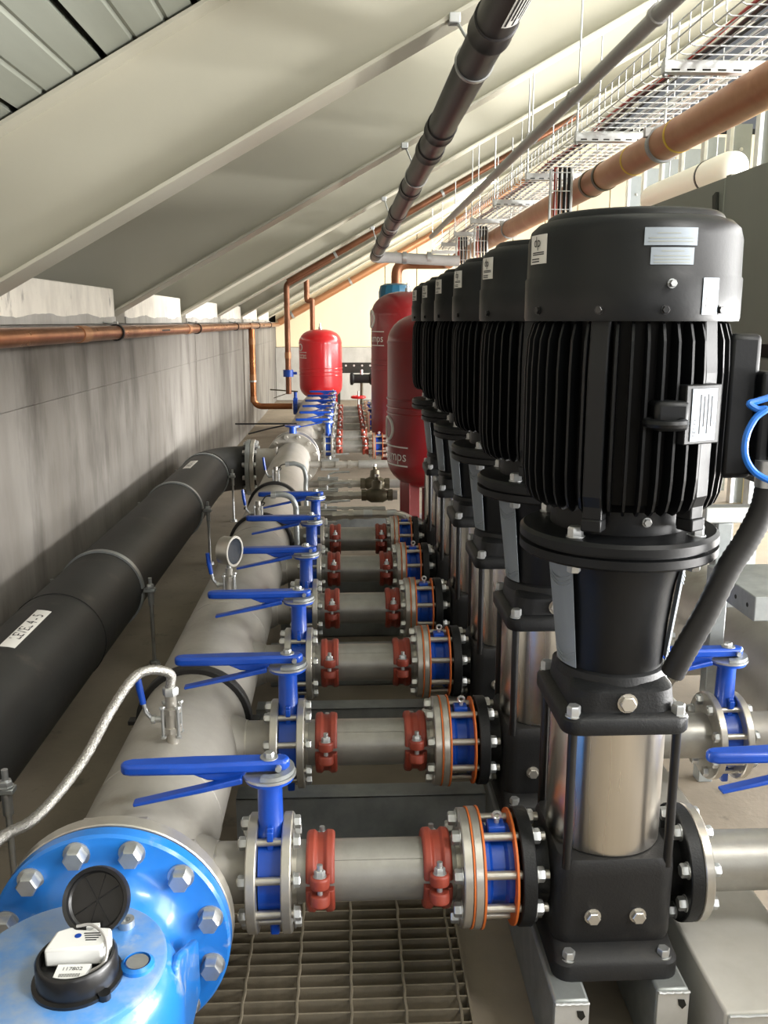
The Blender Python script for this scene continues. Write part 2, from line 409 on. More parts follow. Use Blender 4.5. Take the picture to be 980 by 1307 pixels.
# walkway grating: flat bearing bars across, twisted rods along
g = thing('floor_grating', 'open steel bar grating in the floor below the nearest red couplings', 'grating', (0, 0, FLOOR))
gx0, gx1, gy0, gy1 = -.34, .235, .9, 2.05
bar = MB().box((0, 0, 0), (gx1-gx0, .0035, .030), Matrix.Rotation(.12, 3, 'X')).mesh('bearing_bar', 'grating', 0)
k = 0; y = gy0
while y < gy1:
    part('bearing_bar', bar, None, g, loc=((gx0+gx1)/2, y, .016)); y += .0345
for i in range(6):
    x = -.32+.107*i
    part('twisted_rod', MB().tube([(x+.0010*math.cos(q*1.3), gy0+(gy1-gy0)*q/90, .031+.0010*math.sin(q*1.3)) for q in range(91)], .0032, 6), 'grating', g)
for x in (gx0, gx1): part('edge_bar', MB().bb(x-.002, x+.002, gy0, gy1, 0, .034), 'grating', g, smooth=0)

# ------------------------------------------------------------------ pumps (origin: centre of the foot, on the beams)
def rrect(w, d, r, n=5):
    out = []
    for cx, cy, a in ((w-r, d-r, 0), (-w+r, d-r, PI/2), (-w+r, -d+r, PI), (w-r, -d+r, 1.5*PI)):
        for k in range(n+1): out.append((cx+r*math.cos(a+PI/2*k/n), cy+r*math.sin(a+PI/2*k/n)))
    return out
def loft(mb, secs):
    """secs: (poly, z) with the same count"""
    b = len(mb.v); n = len(secs[0][0])
    for poly, z in secs:
        for x, y in poly: mb.v.append((x, y, z))
    for j in range(len(secs)-1):
        for i in range(n):
            k = (i+1) % n; mb.f.append((b+j*n+i, b+j*n+k, b+(j+1)*n+k, b+(j+1)*n+i))
    mb.f.append(tuple(b+i for i in reversed(range(n)))); mb.f.append(tuple(b+(len(secs)-1)*n+i for i in range(n)))
    return mb
def flange(mb, c, d, ro, t, ri=.0, n=40):
    d = Vector(d).normalized(); c = Vector(c)
    return mb.lathe([(ri, 0), (ro-.002, 0), (ro, .002), (ro, t-.002), (ro-.002, t), (ri, t)], c, d, n)
HEX = {}
def hex_mesh(r, h, m):
    k = (r, h, m)
    if k not in HEX: HEX[k] = MB().bolt((0, 0, 0), (0, 0, 1), r, h).mesh('bolt', m)
    return HEX[k]
def place_bolt(name, p, d, parent, r=.011, h=.010, m='zinc'):
    o = part(name, hex_mesh(r, h, m), None, parent, loc=p)
    o.rotation_euler = Vector(d).to_track_quat('Z', 'Y').to_euler(); return o
def ring_pts(x, y, z, r, n, off=.5):
    return [(x, y+r*math.sin(2*PI*(k+off)/n), z+r*math.cos(2*PI*(k+off)/n)) for k in range(n)]

def make_pump(label):
    p = thing('booster_pump', label, 'pump', (PX, BY[0], -1.18), 'black vertical pumps of the near set')
    ph = -PZ-0; pz = 1.18+PZ                       # port height
    # foot and base casting
    foot = MB(); loft(foot, [(rrect(.116, .150, .03), 0), (rrect(.116, .150, .03), .030), (rrect(.112, .144, .03), .038), (rrect(.110, .112, .028), .050)])
    part('foot', foot, 'black_dusty', p)
    for sx in (-1, 1):
        for sy in (-1, 1): place_bolt('foot_bolt', (sx*.088, sy*.132, .036), (0, 0, 1), p, .012, .014)
    base = MB(); loft(base, [(rrect(.108, .106, .03), .04), (rrect(.112, .112, .032), .06), (rrect(.112, .116, .034), .19), (rrect(.110, .116, .034), .212), (rrect(.104, .112, .034), .222)])
    bs = part('base_casting', base, 'black_dusty', p)
    for sx in (-1, 1):
        part('port_neck', MB().lathe([(.075, 0), (.062, .03), (.062, .06)], (sx*.1, 0, pz), (sx, 0, 0), 28), 'black_cast', bs)
    for sx in (-.042, .042): place_bolt('drain_plug', (sx, -.1135, .108), (0, -1, 0), p, .013, .010, 'steel_bright')
    for sx in (-1, 1):
        f = part('port_flange', flange(MB(), (sx*.143, 0, pz), (sx, 0, 0), .110, .026, .05), 'black_cast', p)
    # stainless sleeve, tie rods, head
    part('sleeve', MB().lathe([(.104, .222), (.106, .224), (.106, .47), (.106, .482)], n=48), 'polished', p)
    for sx in (-1, 1):
        for sy in (-1, 1): part('tie_rod', MB().cyl((sx*.093, sy*.107, .205), (sx*.093, sy*.107, .482), .0085, n=12), 'black_plastic', p)
    head = MB(); loft(head, [(rrect(.112, .125, .030), .472), (rrect(.114, .127, .030), .476), (rrect(.114, .127, .030), .497), (rrect(.110, .123, .030), .503),
                           (rrect(.094, .112, .040), .508), (rrect(.092, .110, .045), .545), (rrect(.084, .096, .06), .556)])
    hd = part('pump_head', head, 'black_cast', p)
    part('spigot', MB().lathe([(.102, .55), (.098, .567), (.09, .572)], n=36), 'black_cast', hd)
    for sx in (-1, 1):
        for sy in (-1, 1): place_bolt('head_nut', (sx*.093, sy*.107, .502), (0, 0, 1), p, .0125, .018)
    place_bolt('vent_plug', (.0, -.111, .526), (0, -1, 0), p, .015, .008, 'steel_bright')
    place_bolt('vent_plug', (.096, .0, .526), (1, 0, 0), p, .012, .008, 'steel_bright')
    # motor stool and coupling guards
    n = 36
    def stool_r(a, z):
        t = (z-.56)/.22; r = .094+.026*t
        return r
    part('motor_stool', MB().lathe([(.090, .562), (.093, .575), (.098, .65), (.106, .72), (.116, .765), (.125, .784)], n=40), 'black_paint', p)
    for a0 in (PI+.02, -.62):
        gd = MB(); rows = []
        for k in range(9):
            t = k/8; z = .572+.20*t; rows.append((.0985+.024*t, z))
        outer = [(r, z) for r, z in rows]; prof = outer+[(r+.0015, z) for r, z in reversed(outer)]+[outer[0]]
        gd.lathe(prof, (0, 0, 0), (0, 0, 1), 10, a0-.02, a0+.62)
        gp = part('coupling_guard', gd, 'plate_silver', p)
        for z in (.590, .597, .604, .735, .742, .749):
            t = (z-.572)/.2; r = .0985+.024*t+.0012
            part('pressed_rib', MB().tube([(r*math.cos(a0+.6*q/9), r*math.sin(a0+.6*q/9), z-.014*math.sin(PI*q/9)) for q in range(10)], .0012, 6), 'plate_silver', gp)
    # motor
    mf = part('motor_flange', MB().lathe([(.10, .778), (.168, .778), (.174, .783), (.174, .797), (.165, .799), (.165, .803), (.174, .805), (.174, .818), (.168, .824), (.12, .828), (.12, .88)], n=56), 'black_paint', p)
    for k in range(4):
        a = PI/4+k*PI/2; place_bolt('flange_bolt', (.146*math.cos(a), .146*math.sin(a), .825), (0, 0, 1), p, .0135, .016)
        place_bolt('flange_nut', (.146*math.cos(a), .146*math.sin(a), .777), (0, 0, -1), p, .012, .012)
    place_bolt('drain_plug', (.012, -.119, .852), (0, -1, 0), p, .007, .006)
    mo = part('motor_frame', MB().lathe([(.12, .868), (.142, .885), (.147, .92), (.147, 1.17), (.15, 1.187), (.12, 1.187)], n=48), 'black_fin', p)
    NF = 44
    prof = [(.135, .870), (.150, .868), (.163, .878), (.170, .897), (.1735, .93), (.1745, 1.10), (.172, 1.15), (.164, 1.176), (.150, 1.184), (.135, 1.184)]
    finm = MB().prism(prof, (0, -.0021, 0), (1, 0, 0), (0, 0, 1), (0, .0042, 0)).mesh('cooling_fin', 'black_paint', 0)
    pads = [-PI/2-.56, -PI/2+.56, PI/2-.56, PI/2+.56]
    for k in range(NF):
        a = 2*PI*k/NF+.03
        if any(abs((a-q+PI) % (2*PI)-PI) < .085 for q in pads): continue
        if abs((a+PI) % (2*PI)-PI) < .45: continue
        o = part('cooling_fin', finm, None, mo); o.rotation_euler = (0, 0, a)
    padm = MB().prism([(.135, .845), (.165, .852), (.165, .882), (.1715, .90), (.1735, 1.10), (.166, 1.183), (.135, 1.183)], (0, -.016, 0), (1, 0, 0), (0, 0, 1), (0, .032, 0)).mesh('clamp_pad', 'black_paint', 0)
    for q in pads:
        o = part('clamp_pad', padm, None, mo, bevel=.003); o.rotation_euler = (0, 0, q)
        o = part('lug', MB().box((.153, 0, .852), (.032, .034, .022)), 'black_paint', mo, bevel=.003); o.rotation_euler = (0, 0, q)
    # fan cowl
    part('fan_cowl', MB().lathe([(.150, 1.180), (.1765, 1.180), (.178, 1.186), (.178, 1.248), (.1755, 1.252), (.1745, 1.31), (.170, 1.327), (.158, 1.338), (.146, 1.342), (.142, 1.349), (.136, 1.353), (.0, 1.356)], n=64), 'black_paint', p)
    for a in pads+[-PI/2, -PI/2-1.25]:
        o = place_bolt('cowl_screw', (.1775*math.cos(a), .1775*math.sin(a), 1.197), (math.cos(a), math.sin(a), 0), p, .006, .004, 'black_plastic')
    o = place_bolt('grease_nipple', (.178*math.cos(-PI/2+.04), .178*math.sin(-PI/2+.04), 1.236), (0.04, -1, 0), p, .006, .008)
    # plates and stickers
    c0 = (0, 0, 0); zz = (0, 0, 1)
    def cylpatch(nm, a0, a1, z0, z1, m, r=.1752, lab=None):
        u, v, w_ = frame((0, 0, 1)); base_a = math.atan2(u.y, u.x)
        return part(nm, MB().patch(c0, zz, r, a0-base_a, a1-base_a, z0, z1), m, p, lab)
    s1 = cylpatch('rating_sticker', -PI/2-.21, -PI/2+.26, 1.292, 1.318, 'plate_silver')
    s2 = cylpatch('rating_sticker', -PI/2-.15, -PI/2+.235, 1.264, 1.289, 'plate_silver')
    for st, z, a0, a1 in ((s1, 1.309, -.10, .10), (s1, 1.302, -.17, .22), (s1, 1.297, -.17, .22), (s2, 1.283, -.06, .14), (s2, 1.276, -.12, .2), (s2, 1.271, -.12, .2), (s2, 1.2665, -.12, .2)):
        o = cylpatch('printed_line', -PI/2+a0, -PI/2+a1, z, z+.0014, 'unit_grey', .1757); o.parent = st
    s3 = cylpatch('silver_tag', -PI/2+.34, -PI/2+.52, 1.190, 1.245, 'plate_silver', .1785)
    s4 = cylpatch('logo_sticker', PI+.08, PI+.40, 1.272, 1.318, 'label_white')
    wrap_text('logo', 'dp', .024, 'ink', s4, c0, .1764, PI+.24, 1.306)
    for z, a0, a1 in ((1.289, -.10, .12), (1.286, -.10, .12), (1.279, -.12, .04), (1.275, -.12, .04)):
        o = cylpatch('printed_line', PI+.24+a0, PI+.24+a1, z, z+.0018, 'ink', .1757); o.parent = s4
    for z in (1.20, 1.21, 1.222):
        o = cylpatch('printed_line', -PI/2+.38, -PI/2+.43, z, z+.006, 'steel_grey', .1790); o.parent = s3
    a = -PI/2+.42; dx, dy = math.cos(a), math.sin(a); tx, ty = -dy, dx
    Rn = Matrix(((dx, tx, 0), (dy, ty, 0), (0, 0, 1)))
    npb = part('plate_boss', MB().box((dx*.172, dy*.172, 1.036), (.022, .075, .094), Rn), 'black_paint', p, bevel=.002)
    npl = part('nameplate', MB().box((dx*.184, dy*.184, 1.036), (.0015, .052, .082), Rn), 'plate_silver', p, 'silver motor nameplate', smooth=0)
    text_part('lettering', 'TECO', .011, 'ink', npl, (dx*.185-tx*.019, dy*.185-ty*.019, 1.015), (0, 0, 1), (-tx, -ty, 0))
    for q in range(5):
        e = .008-.0078*q
        part('printed_line', MB().box((dx*.1849-tx*e, dy*.1849-ty*e, 1.037+.004*(q % 2)), (.0006, .0022, .062-.014*(q % 2)), Rn), 'valve_blue' if q == 4 else 'ink', npl, smooth=0)
    # eye bolt
    a = -PI/2+.12; e = part('lifting_boss', MB().box((.165*math.cos(a), .165*math.sin(a), 1.035), (.055, .045, .048)), 'black_paint', p, bevel=.008)
    part('lifting_eye', MB().tube([(.006+.028*math.cos(q*PI/8), -.193-.028*math.sin(q*PI/8)*1.0, 1.026) for q in range(16)], .0075, 8, closed=True), 'black_paint', p)
    # terminal box
    tb = part('terminal_box', MB().bb(.140, .196, -.095, .085, .92, 1.160), 'black_paint', p, bevel=.01)
    part('cover_step', MB().bb(.190, .212, -.115, .095, .925, 1.100), 'black_paint', tb, bevel=.006)
    tb2 = part('terminal_box', MB().bb(.212, .325, -.130, .09, .955, 1.085), 'black_paint', p, bevel=.012)
    part('gland', MB().cyl((.215, -.115, .955), (.215, -.115, .93), .026, n=10).cyl((.215, -.115, .93), (.215, -.115, .91), .023, n=10), 'zinc', tb2)
    path = spline([(.215, -.115, .915), (.207, -.117, .87), (.185, -.118, .82), (.157, -.118, .77), (.125, -.116, .69), (.095, -.110, .62), (.08, -.10, .575)], 10)
    rr = [.0205+(.0007 if i % 2 else -.0004) for i in range(len(path))]
    part('conduit_hose', MB().tube(path, rr, 14), 'rubber', p, 'black ribbed conduit hose')
    return p
pump = make_pump('first black vertical pump, nearest the blue water meter')
for i in range(1, 6):
    dup(pump, (PX, BY[i], -1.18), '%s black vertical pump from the blue water meter' % ORD[i])
# sensor cable only on the first motor
solo('sensor_cable', MB().tube(spline([(0.67, 1.36, -0.106), (0.646, 1.357, -0.114), (0.625, 1.354, -0.12), (0.614, 1.351, -0.123), (0.626, 1.348, -0.131), (0.638, 1.345, -0.131), (0.621, 1.342, -0.144), (0.608, 1.339, -0.171), (0.608, 1.336, -0.202), (0.625, 1.333, -0.227), (0.658, 1.33, -0.242), (0.683, 1.327, -0.242)], 6), .0052, 8), 'cable_blue', 'bright blue cable looped beside the nearest motor terminal box', 'cable')

# ------------------------------------------------------------------ left header (collector) pipe
MX = -.408
def header(name, label, y0, y1, branches, flange_ends, r=.1365, x=MX, side=1, m='steel_grey', z=PZ):
    h = thing(name, label, 'pipe', (x, y0, z))
    L = y1-y0
    part('shell', MB().lathe([(r-.01, 0), (r, 0), (r, L), (r-.01, L)], (0, 0, 0), (0, 1, 0), 56), m, h)
    for yb in branches:
        y = yb-y0; xo = side*.217
        st = part('branch_stub', MB().lathe([(.075, r*.80), (.066, r*1.02), (.0571, r*1.14), (.0571, .217-.0), (.05, .217)], (0, y, 0), (side, 0, 0), 36), m, h)
        part('weld_seam', MB().ring((side*(r*1.12), y, 0), (1, 0, 0), .055, .0590, .006, 36), 'steel_bright', st)
        flg = part('branch_flange', flange(MB(), (side*.217, y, 0), (side, 0, 0), .110, .019, .05), 'steel_bright', h)
    for y in flange_ends:
        f = part('end_flange', flange(MB(), (0, y-y0-.015, 0), (0, 1, 0), .2025, .030, r-.005, 64), 'steel_bright', h)
        part('weld_seam', MB().ring((0, y-y0+(-.02 if y-y0 > .1 else .02), 0), (0, 1, 0), r-.002, r+.004, .010, 48), m, f)
    for k in range(int(L/1.1)):
        yy = .35+1.1*k
        part('weld_seam', MB().tube([(r*math.cos(a), yy, r*math.sin(a)) for a in [2*PI*q/40 for q in range(40)]], .0018, 5, closed=True), m, h)
    return h
h1 = header('header_pipe', 'large grey steel header pipe bolted to the blue water meter', 1.405, 6.87, BY, [1.42, 6.855])
h2 = header('header_pipe', 'large grey steel header pipe beyond the black-handled valve', 7.01, 11.35, FY, [7.025])
part('end_dome', MB().lathe([(.1365, 0), (.125, .04), (.09, .075), (.0, .09)], (0, 11.35-7.01, 0), (0, 1, 0), 40), 'steel_grey', h2)
# tee towards the black plastic pipe
tee = part('tee_outlet', MB().lathe([(.15, .09), (.1365, .12), (.1365, .255), (.12, .255)], (0, 6.50-1.405, 0), (-1, 0, 0), 40), 'steel_grey', h1)
part('tee_flange', flange(MB(), (-.245, 6.50-1.405, 0), (-1, 0, 0), .2025, .028, .12, 56), 'steel_bright', h1)
part('backing_flange', flange(MB(), (-.276, 6.50-1.405, 0), (-1, 0, 0), .2025, .030, .12, 56), 'galvanised', h1)
for p_ in ring_pts(-.306, 6.50-1.405, 0, .178, 12):
    place_bolt('flange_nut', p_, (-1, 0, 0), h1, .018, .018); place_bolt('flange_bolt', (-.245, p_[1], p_[2]), (1, 0, 0), h1, .018, .016)
# bolts of the far flange pair
for k in range(12):
    a = 2*PI*(k+.5)/12
    place_bolt('flange_bolt', (.178*math.sin(a), 6.84-1.405, .178*math.cos(a)), (0, -1, 0), h1, .018, .016, 'steel_bright')
    place_bolt('flange_nut', (.178*math.sin(a), 1.436-1.405, .178*math.cos(a)), (0, 1, 0), h1, .018, .018, 'steel_bright')
# big butterfly valve with a long black lever between the two headers
v = thing('butterfly_valve', 'large butterfly valve with long black lever between the two header pipes', 'valve', (MX, 6.94, PZ))
part('body', MB().ring((0, 0, 0), (0, 1, 0), .115, .165, .066, 48), 'valve_blue', v)
part('neck', MB().cyl((0, 0, .16), (0, 0, .245), .028, n=16).cyl((0, 0, .245), (0, 0, .255), .06, n=20), 'valve_blue', v)
lv = part('lever', MB().prism([(.035, -.016), (-.42, -.009), (-.44, 0), (-.42, .009), (.035, .016)], (0, 0, .262), (1, 0, 0), (0, 1, 0), (0, 0, .012)), 'black_plastic', v, 'long black lever', bevel=.002)
part('trigger', MB().tube([(-.06, 0, .255), (-.16, 0, .235), (-.34, 0, .19)], .006, 8), 'black_plastic', lv)
# saddle clamps of black rubber-lined strap round the header
for i, y in enumerate((2.25, 4.19, 5.04)):
    c = thing('header_clamp', 'black rubber-lined clamp round the grey header, %s from the blue meter' % ORD[i], 'clamp', (MX, y, PZ), 'black header clamps')
    part('strap', MB().ring((0, 0, 0), (0, 1, 0), .1370, .152, .034, 48), 'rubber', c, bevel=.003)
    for s in (-1, 1): part('leg', MB().cyl((s*.16, 0, -.02), (s*.16, 0, FLOOR-PZ), .008, n=8), 'zinc', c)
    for s in (-1, 1): part('ear', MB().box((s*.158, 0, 0), (.03, .03, .012)), 'rubber', c, bevel=.002)

# ------------------------------------------------------------------ blue water meter on the header end
MY = 1.372
w = thing('water_meter', 'bright blue cast water meter with open black lid bolted to the grey header', 'water meter', (MX, MY, PZ))
part('flange', MB().lathe([(.10, .030), (.198, .030), (.2025, .025), (.2025, .004), (.198, -.001), (.160, -.004), (.135, -.016), (.118, -.04), (.112, -.09), (.112, -.5)], (0, 0, 0), (0, 1, 0), 72), 'meter_blue', w)
for k in range(12):
    a = 2*PI*(k+.5)/12; x, z = .176*math.sin(a), .176*math.cos(a)
    o = part('flange_bolt', MB().cyl((x, -.002, z), (x, -.005, z), .0225, n=18).hexa((x, -.005, z), (0, -1, 0), .0185, .022), 'zinc', w)
# body: round housing with a tilted flat top plate carrying the register
ty0 = -.205; tz0 = .115; tx0 = -.005
bd = part('housing', MB().lathe([(.165, -.30), (.165, -.07), (.158, -.03), (.150, -.012), (.140, 0), (.0, 0)], (tx0, ty0, tz0), (0, 0, 1), 56), 'meter_blue', w)
part('top_plate', MB().lathe([(.142, -.004), (.142, .006), (.138, .009), (.0, .009)], (tx0, ty0, tz0), (0, 0, 1), 56), 'meter_worn', w)
part('rib', MB().prism([(0, -.12), (.17, -.12), (.17, -.02), (.03, .06), (0, .06)], (.14, -.2, .045), (0, 1, 0), (0, 0, 1), (.014, 0, 0)), 'meter_blue', w, bevel=.005)
for x, y in ((.068, .078), (-.115, -.045)):
    s_ = part('socket_screw', MB().lathe([(.0, .0), (.0125, 0), (.0125, .013), (.0065, .013), (.0065, .005), (0, .005)], (tx0+x, ty0+y, tz0+.008), (0, 0, 1), 18), 'zinc', w)
part('boss', MB().lathe([(.026, -.01), (.024, .010), (.019, .014), (.019, .008), (.0, .008)], (.100, ty0-.012, tz0+.004), (0, 0, 1), 24), 'meter_blue', w)
part('boss_plug', MB().cyl((.100, ty0-.012, tz0+.010), (.100, ty0-.012, tz0+.017), .016, n=20), 'zinc', w)
rx, ry, rz = -.003, ty0-.022, tz0+.009
rg = part('register', MB().lathe([(.078, 0), (.078, .006), (.071, .008), (.070, .045), (.066, .050), (.062, .050), (.060, .030), (.0, .030)], (rx, ry, rz), (0, 0, 1), 44), 'black_plastic', w, 'black register cup')
for a in (-.7, 2.6): part('screw_lug', MB().cyl((rx+.078*math.cos(a), ry+.078*math.sin(a), rz), (rx+.078*math.cos(a), ry+.078*math.sin(a), rz+.012), .011, n=12), 'black_plastic', rg)
pm = MB().prism([(-.052, -.012), (.048, -.008), (.058, .02), (.052, .045), (.02, .05), (.014, .042), (-.012, .044), (-.02, .052), (-.045, .04)], (rx, ry, rz+.032), (1, 0, 0), (0, 1, 0), (0, 0, .036))
pu = part('pulse_unit', pm, 'plastic_white', w, 'white pulse sender', bevel=.005)
part('button', MB().cyl((rx-.002, ry+.024, rz+.068), (rx-.002, ry+.024, rz+.0686), .006, n=14), 'valve_blue', pu)
for q in range(4): part('printed_line', MB().box((rx+.024, ry+.030-.006*q, rz+.0683), (.034-.005*q, .0025, .0006)), 'ink', pu, smooth=0)
dl = part('counter_plate', MB().prism([(-.026, -.058), (.026, -.058), (.032, -.018), (-.026, -.018)], (rx, ry, rz+.036), (1, 0, 0), (0, 1, 0), (0, 0, .008)), 'plastic_white', w, 'white counter plate', bevel=.001)
text_part('lettering', '117802', .012, 'ink', dl, (rx+.002, ry-.031, rz+.0441), (1, 0, 0), (0, 1, 0))
for q in range(14): part('barcode_bar', MB().box((rx-.016+.0026*q, ry-.046, rz+.0441), (.0012, .008, .0004)), 'ink', dl, smooth=0)
part('signal_wire', MB().tube(spline([(rx-.01, ry+.045, rz+.072), (rx+.02, ry+.04, rz+.077), (rx+.05, ry+.01, rz+.072), (rx+.056, ry-.02, rz+.05), (rx+.03, ry-.03, rz+.036)], 6), .0028, 7), 'pvc_grey', w)
# open lid, standing up behind the register
la = math.radians(60); ln = Vector((-.05, -math.sin(la), math.cos(la))).normalized()
lc = Vector((rx+.014, ry+.066, rz+.036))+Vector((0, math.cos(la), math.sin(la)))*.060
ld = part('lid', MB().lathe([(.0, .0), (.048, .0), (.052, .004), (.053, .014), (.060, .016), (.061, .010), (.061, -.006), (.055, -.010), (.0, -.010)], tuple(lc), tuple(ln), 44), 'black_plastic', w, 'open round black lid')
u_, v_, n_ = frame(ln)
for a in (.6, 2.17, 1.35): 
    q = (u_*math.cos(a)+v_*math.sin(a))*.046
    part('rib', MB().tube([lc-q+n_*.001, lc+q+n_*.001], .0012, 5), 'black_plastic', ld)
part('hinge', MB().box((rx+.014, ry+.062, rz+.048), (.022, .012, .026)).cyl((rx-.002, ry+.066, rz+.042), (rx+.030, ry+.066, rz+.042), .006, n=10), 'plastic_white', w)
S_ = .80; ctr = Vector((rx, ry, rz)); sh = Vector((.024, -.012, 0))
for o in list(w.children):
    if o.name.split('.')[0] in ('register', 'pulse_unit', 'counter_plate', 'signal_wire', 'lid', 'hinge'):
        o.scale = (S_, S_, S_); o.location = ctr*(1-S_)+sh
solo('signal_cable', MB().tube(spline([(-.51, 1.14, -.87), (-.56, 1.17, -.91), (-.60, 1.20, -.935), (-.66, 1.20, -1.0), (-.78, 1.2, -1.12), (-.95, 1.3, -1.33)], 6), .0035, 7), 'black_plastic', 'thin dark signal cable trailing from the blue water meter', 'cable')

# ------------------------------------------------------------------ one red-coupled branch: valve, stubs, couplings, spool, check valve
def make_valve(name, label, group, sub='near'):
    v = thing(name, label, 'valve', (-.149, 0, PZ), group)
    part('body', MB().ring((0, 0, 0), (1, 0, 0), .048, .080, .046, 40), 'valve_blue', v)
    part('neck', MB().lathe([(.034, .060), (.030, .095), (.024, .105), (.023, .190), (.030, .194), (.046, .197), (.046, .205), (.0, .205)], (0, 0, 0), (0, 0, 1), 24), 'valve_blue', v)
    part('guide_lug', MB().prism([(-.006, .115), (.006, .115), (.006, .03), (.003, .012), (-.004, .012), (-.006, .03)], (0, -.030, 0), (1, 0, 0), (0, 0, 1), (0, -.010, 0)).box((0, -.032, .10), (.012, .03, .02)), 'valve_blue', v, bevel=.002)
    part('bottom_lug', MB().box((.004, -.01, -.095), (.018, .05, .04)), 'valve_blue', v, bevel=.004)
    nb = 8
    rod = MB().cyl((-.060, 0, 0), (.055, 0, 0), .0075, n=12).mesh('tie_bolt', 'steel_bright')
    for k in range(nb):
        a = 2*PI*(k+.5)/nb; y, z = .090*math.sin(a), .090*math.cos(a)
        o = part('tie_bolt', rod, None, v, loc=(0, y, z))
        place_bolt('nut', (-.042, y, z), (-1, 0, 0), v, .013, .014); place_bolt('bolt_head', (.043, y, z), (1, 0, 0), v, .013, .011)
    pl = part('notch_plate', MB().lathe([(.0, .205), (.050, .205), (.050, .2095), (.044, .2105), (.0, .2105)], (0, 0, 0), (0, 0, 1), 32), 'zinc', v)
    part('notch_guard', MB().ring((0, 0, .215), (0, 0, 1), .030, .047, .008, 20, -1.9, 1.2), 'galvanised', pl)
    hz = .226
    hb = MB().prism([(.030, -.017), (-.14, -.021), (-.255, -.017), (-.270, -.011), (-.275, 0), (-.270, .011), (-.255, .017), (-.14, .021), (.030, .017), (.040, 0)], (0, 0, hz-.010), (1, 0, 0), (0, 1, 0), (0, 0, .022))
    hd = part('handle', hb, 'valve_blue', v, 'blue lever handle', bevel=.006)
    part('web_plate', MB().prism([(-.04, .0), (-.15, .0), (-.115, -.016), (-.055, -.024)], (0, -.013, hz-.008), (1, 0, 0), (0, 0, 1), (0, .026, 0)), 'valve_blue', hd, bevel=.003)
    part('pivot_screw', MB().cyl((0, 0, hz+.012), (0, 0, hz+.014), .017, n=20).hexa((0, 0, hz+.014), (0, 0, 1), .010, .009), 'zinc', hd)
    part('pin', MB().cyl((.018, -.026, hz), (.018, .026, hz), .006, n=10), 'zinc', hd)
    tr = MB().prism([(-.05, -.010), (-.13, -.011), (-.255, -.010), (-.255, -.003), (-.13, -.001), (-.05, .002)], (0, -.011, 0), (1, 0, 0), (0, 0, 1), (0, .022, 0))
    RT = Matrix.Rotation(math.radians(-11), 3, 'Y')
    tr.v = [tuple(RT @ Vector((x+.05, y, z))+Vector((-.05, -.018, hz-.016))) for x, y, z in tr.v]
    part('trigger', tr, 'valve_blue', v, 'thin blue trigger below the handle', bevel=.0025)
    v.rotation_euler = (0, 0, .03)
    return v
def make_stub(label, group, x0, x1, fx, side):
    """short pipe with a flange at fx; side = +1 flange on the low-x end"""
    s = thing('flanged_stub', label, 'pipe', (x0, 0, PZ), group); L = x1-x0
    part('pipe', MB().lathe([(.05, 0), (.0571, 0), (.0571, L), (.05, L)], (0, 0, 0), (1, 0, 0), 40), 'steel_pipe', s)
    part('flange', flange(MB(), (fx-x0, 0, 0), (1, 0, 0), .110, .018, .052), 'steel_bright', s)
    part('weld_seam', MB().ring((fx-x0+(.022 if side > 0 else -.004), 0, 0), (1, 0, 0), .056, .0605, .008, 36), 'steel_bright', s)
    return s
def make_coupling(label, group, x):
    c = thing('pipe_coupling', label, 'coupling', (x, 0, PZ), group)
    w = .027
    prof = [(.0572, -w), (.070, -w), (.074, -w+.004), (.075, -.012), (.069, -.006), (.069, .006), (.075, .012), (.074, w-.004), (.070, w), (.0572, w), (.0572, -w)]
    u, v, _ = frame((1, 0, 0))      # u horizontal, v vertical
    sg = 1 if v.z > 0 else -1
    tilt = .15
    for nm, a0, a1 in (('upper_half', .09+tilt, PI-.09+tilt), ('lower_half', PI+.09+tilt, 2*PI-.09+tilt)):
        mb = MB(); b = []
        n = 26; A = [a0+(a1-a0)*i/(n-1) for i in range(n)]; base = 0
        for r, h in prof:
            for a in A: mb.v.append((h, -r*math.cos(a), r*math.sin(a)))
        for j in range(len(prof)-1):
            for i in range(n-1): mb.f.append((j*n+i, j*n+i+1, (j+1)*n+i+1, (j+1)*n+i))
        mb.f.append(tuple(j*n for j in range(len(prof)-1))); mb.f.append(tuple(j*n+n-1 for j in reversed(range(len(prof)-1))))
        up = 1 if nm == 'upper_half' else -1
        for e in (0, 1):            # bolt pads at both split lines
            a = tilt if e == 0 else PI+tilt
            er = Vector((0, -math.cos(a), math.sin(a))); et = Vector((0, math.sin(a), math.cos(a)))*(1 if e == 0 else -1)
            cc = er*.086+et*(up*.017)
            mb.lathe([(.0, -.011), (.017, -.011), (.0185, -.006), (.0185, .008), (.016, .011), (.0, .011)], tuple(cc), tuple(et*up), 18)
            mb.box(tuple(er*.070+et*(up*.016)), (.036, .024, .018), Matrix.Rotation(-a, 3, 'X'))
        part(nm, mb, 'coupling_red', c, bevel=.0015)
    for e in (0, 1):
        a = tilt if e == 0 else PI+tilt
        er = Vector((0, -math.cos(a), math.sin(a))); et = Vector((0, math.sin(a), math.cos(a)))*(1 if e == 0 else -1)
        cc = er*.087
        bo = part('bolt', MB().cyl(tuple(cc-et*.030), tuple(cc+et*.050), .0055, n=10), 'zinc', c)
        part('nut', MB().bolt(tuple(cc+et*.027), tuple(et), .0105, .011, .013), 'zinc', bo)
    return c
def make_spool(label, group, x0=-.055, x1=.166):
    s = thing('pipe_spool', label, 'pipe', (x0, 0, PZ), group); L = x1-x0
    part('pipe', MB().lathe([(.05, .002), (.0571, .002), (.0571, L-.002), (.05, L-.002)], (0, 0, 0), (1, 0, 0), 48), 'steel_pipe', s)
    part('weld_line', MB().bb(.01, L-.01, -.0375, -.0362, .0432, .0438), 'steel_pipe', s)
    return s
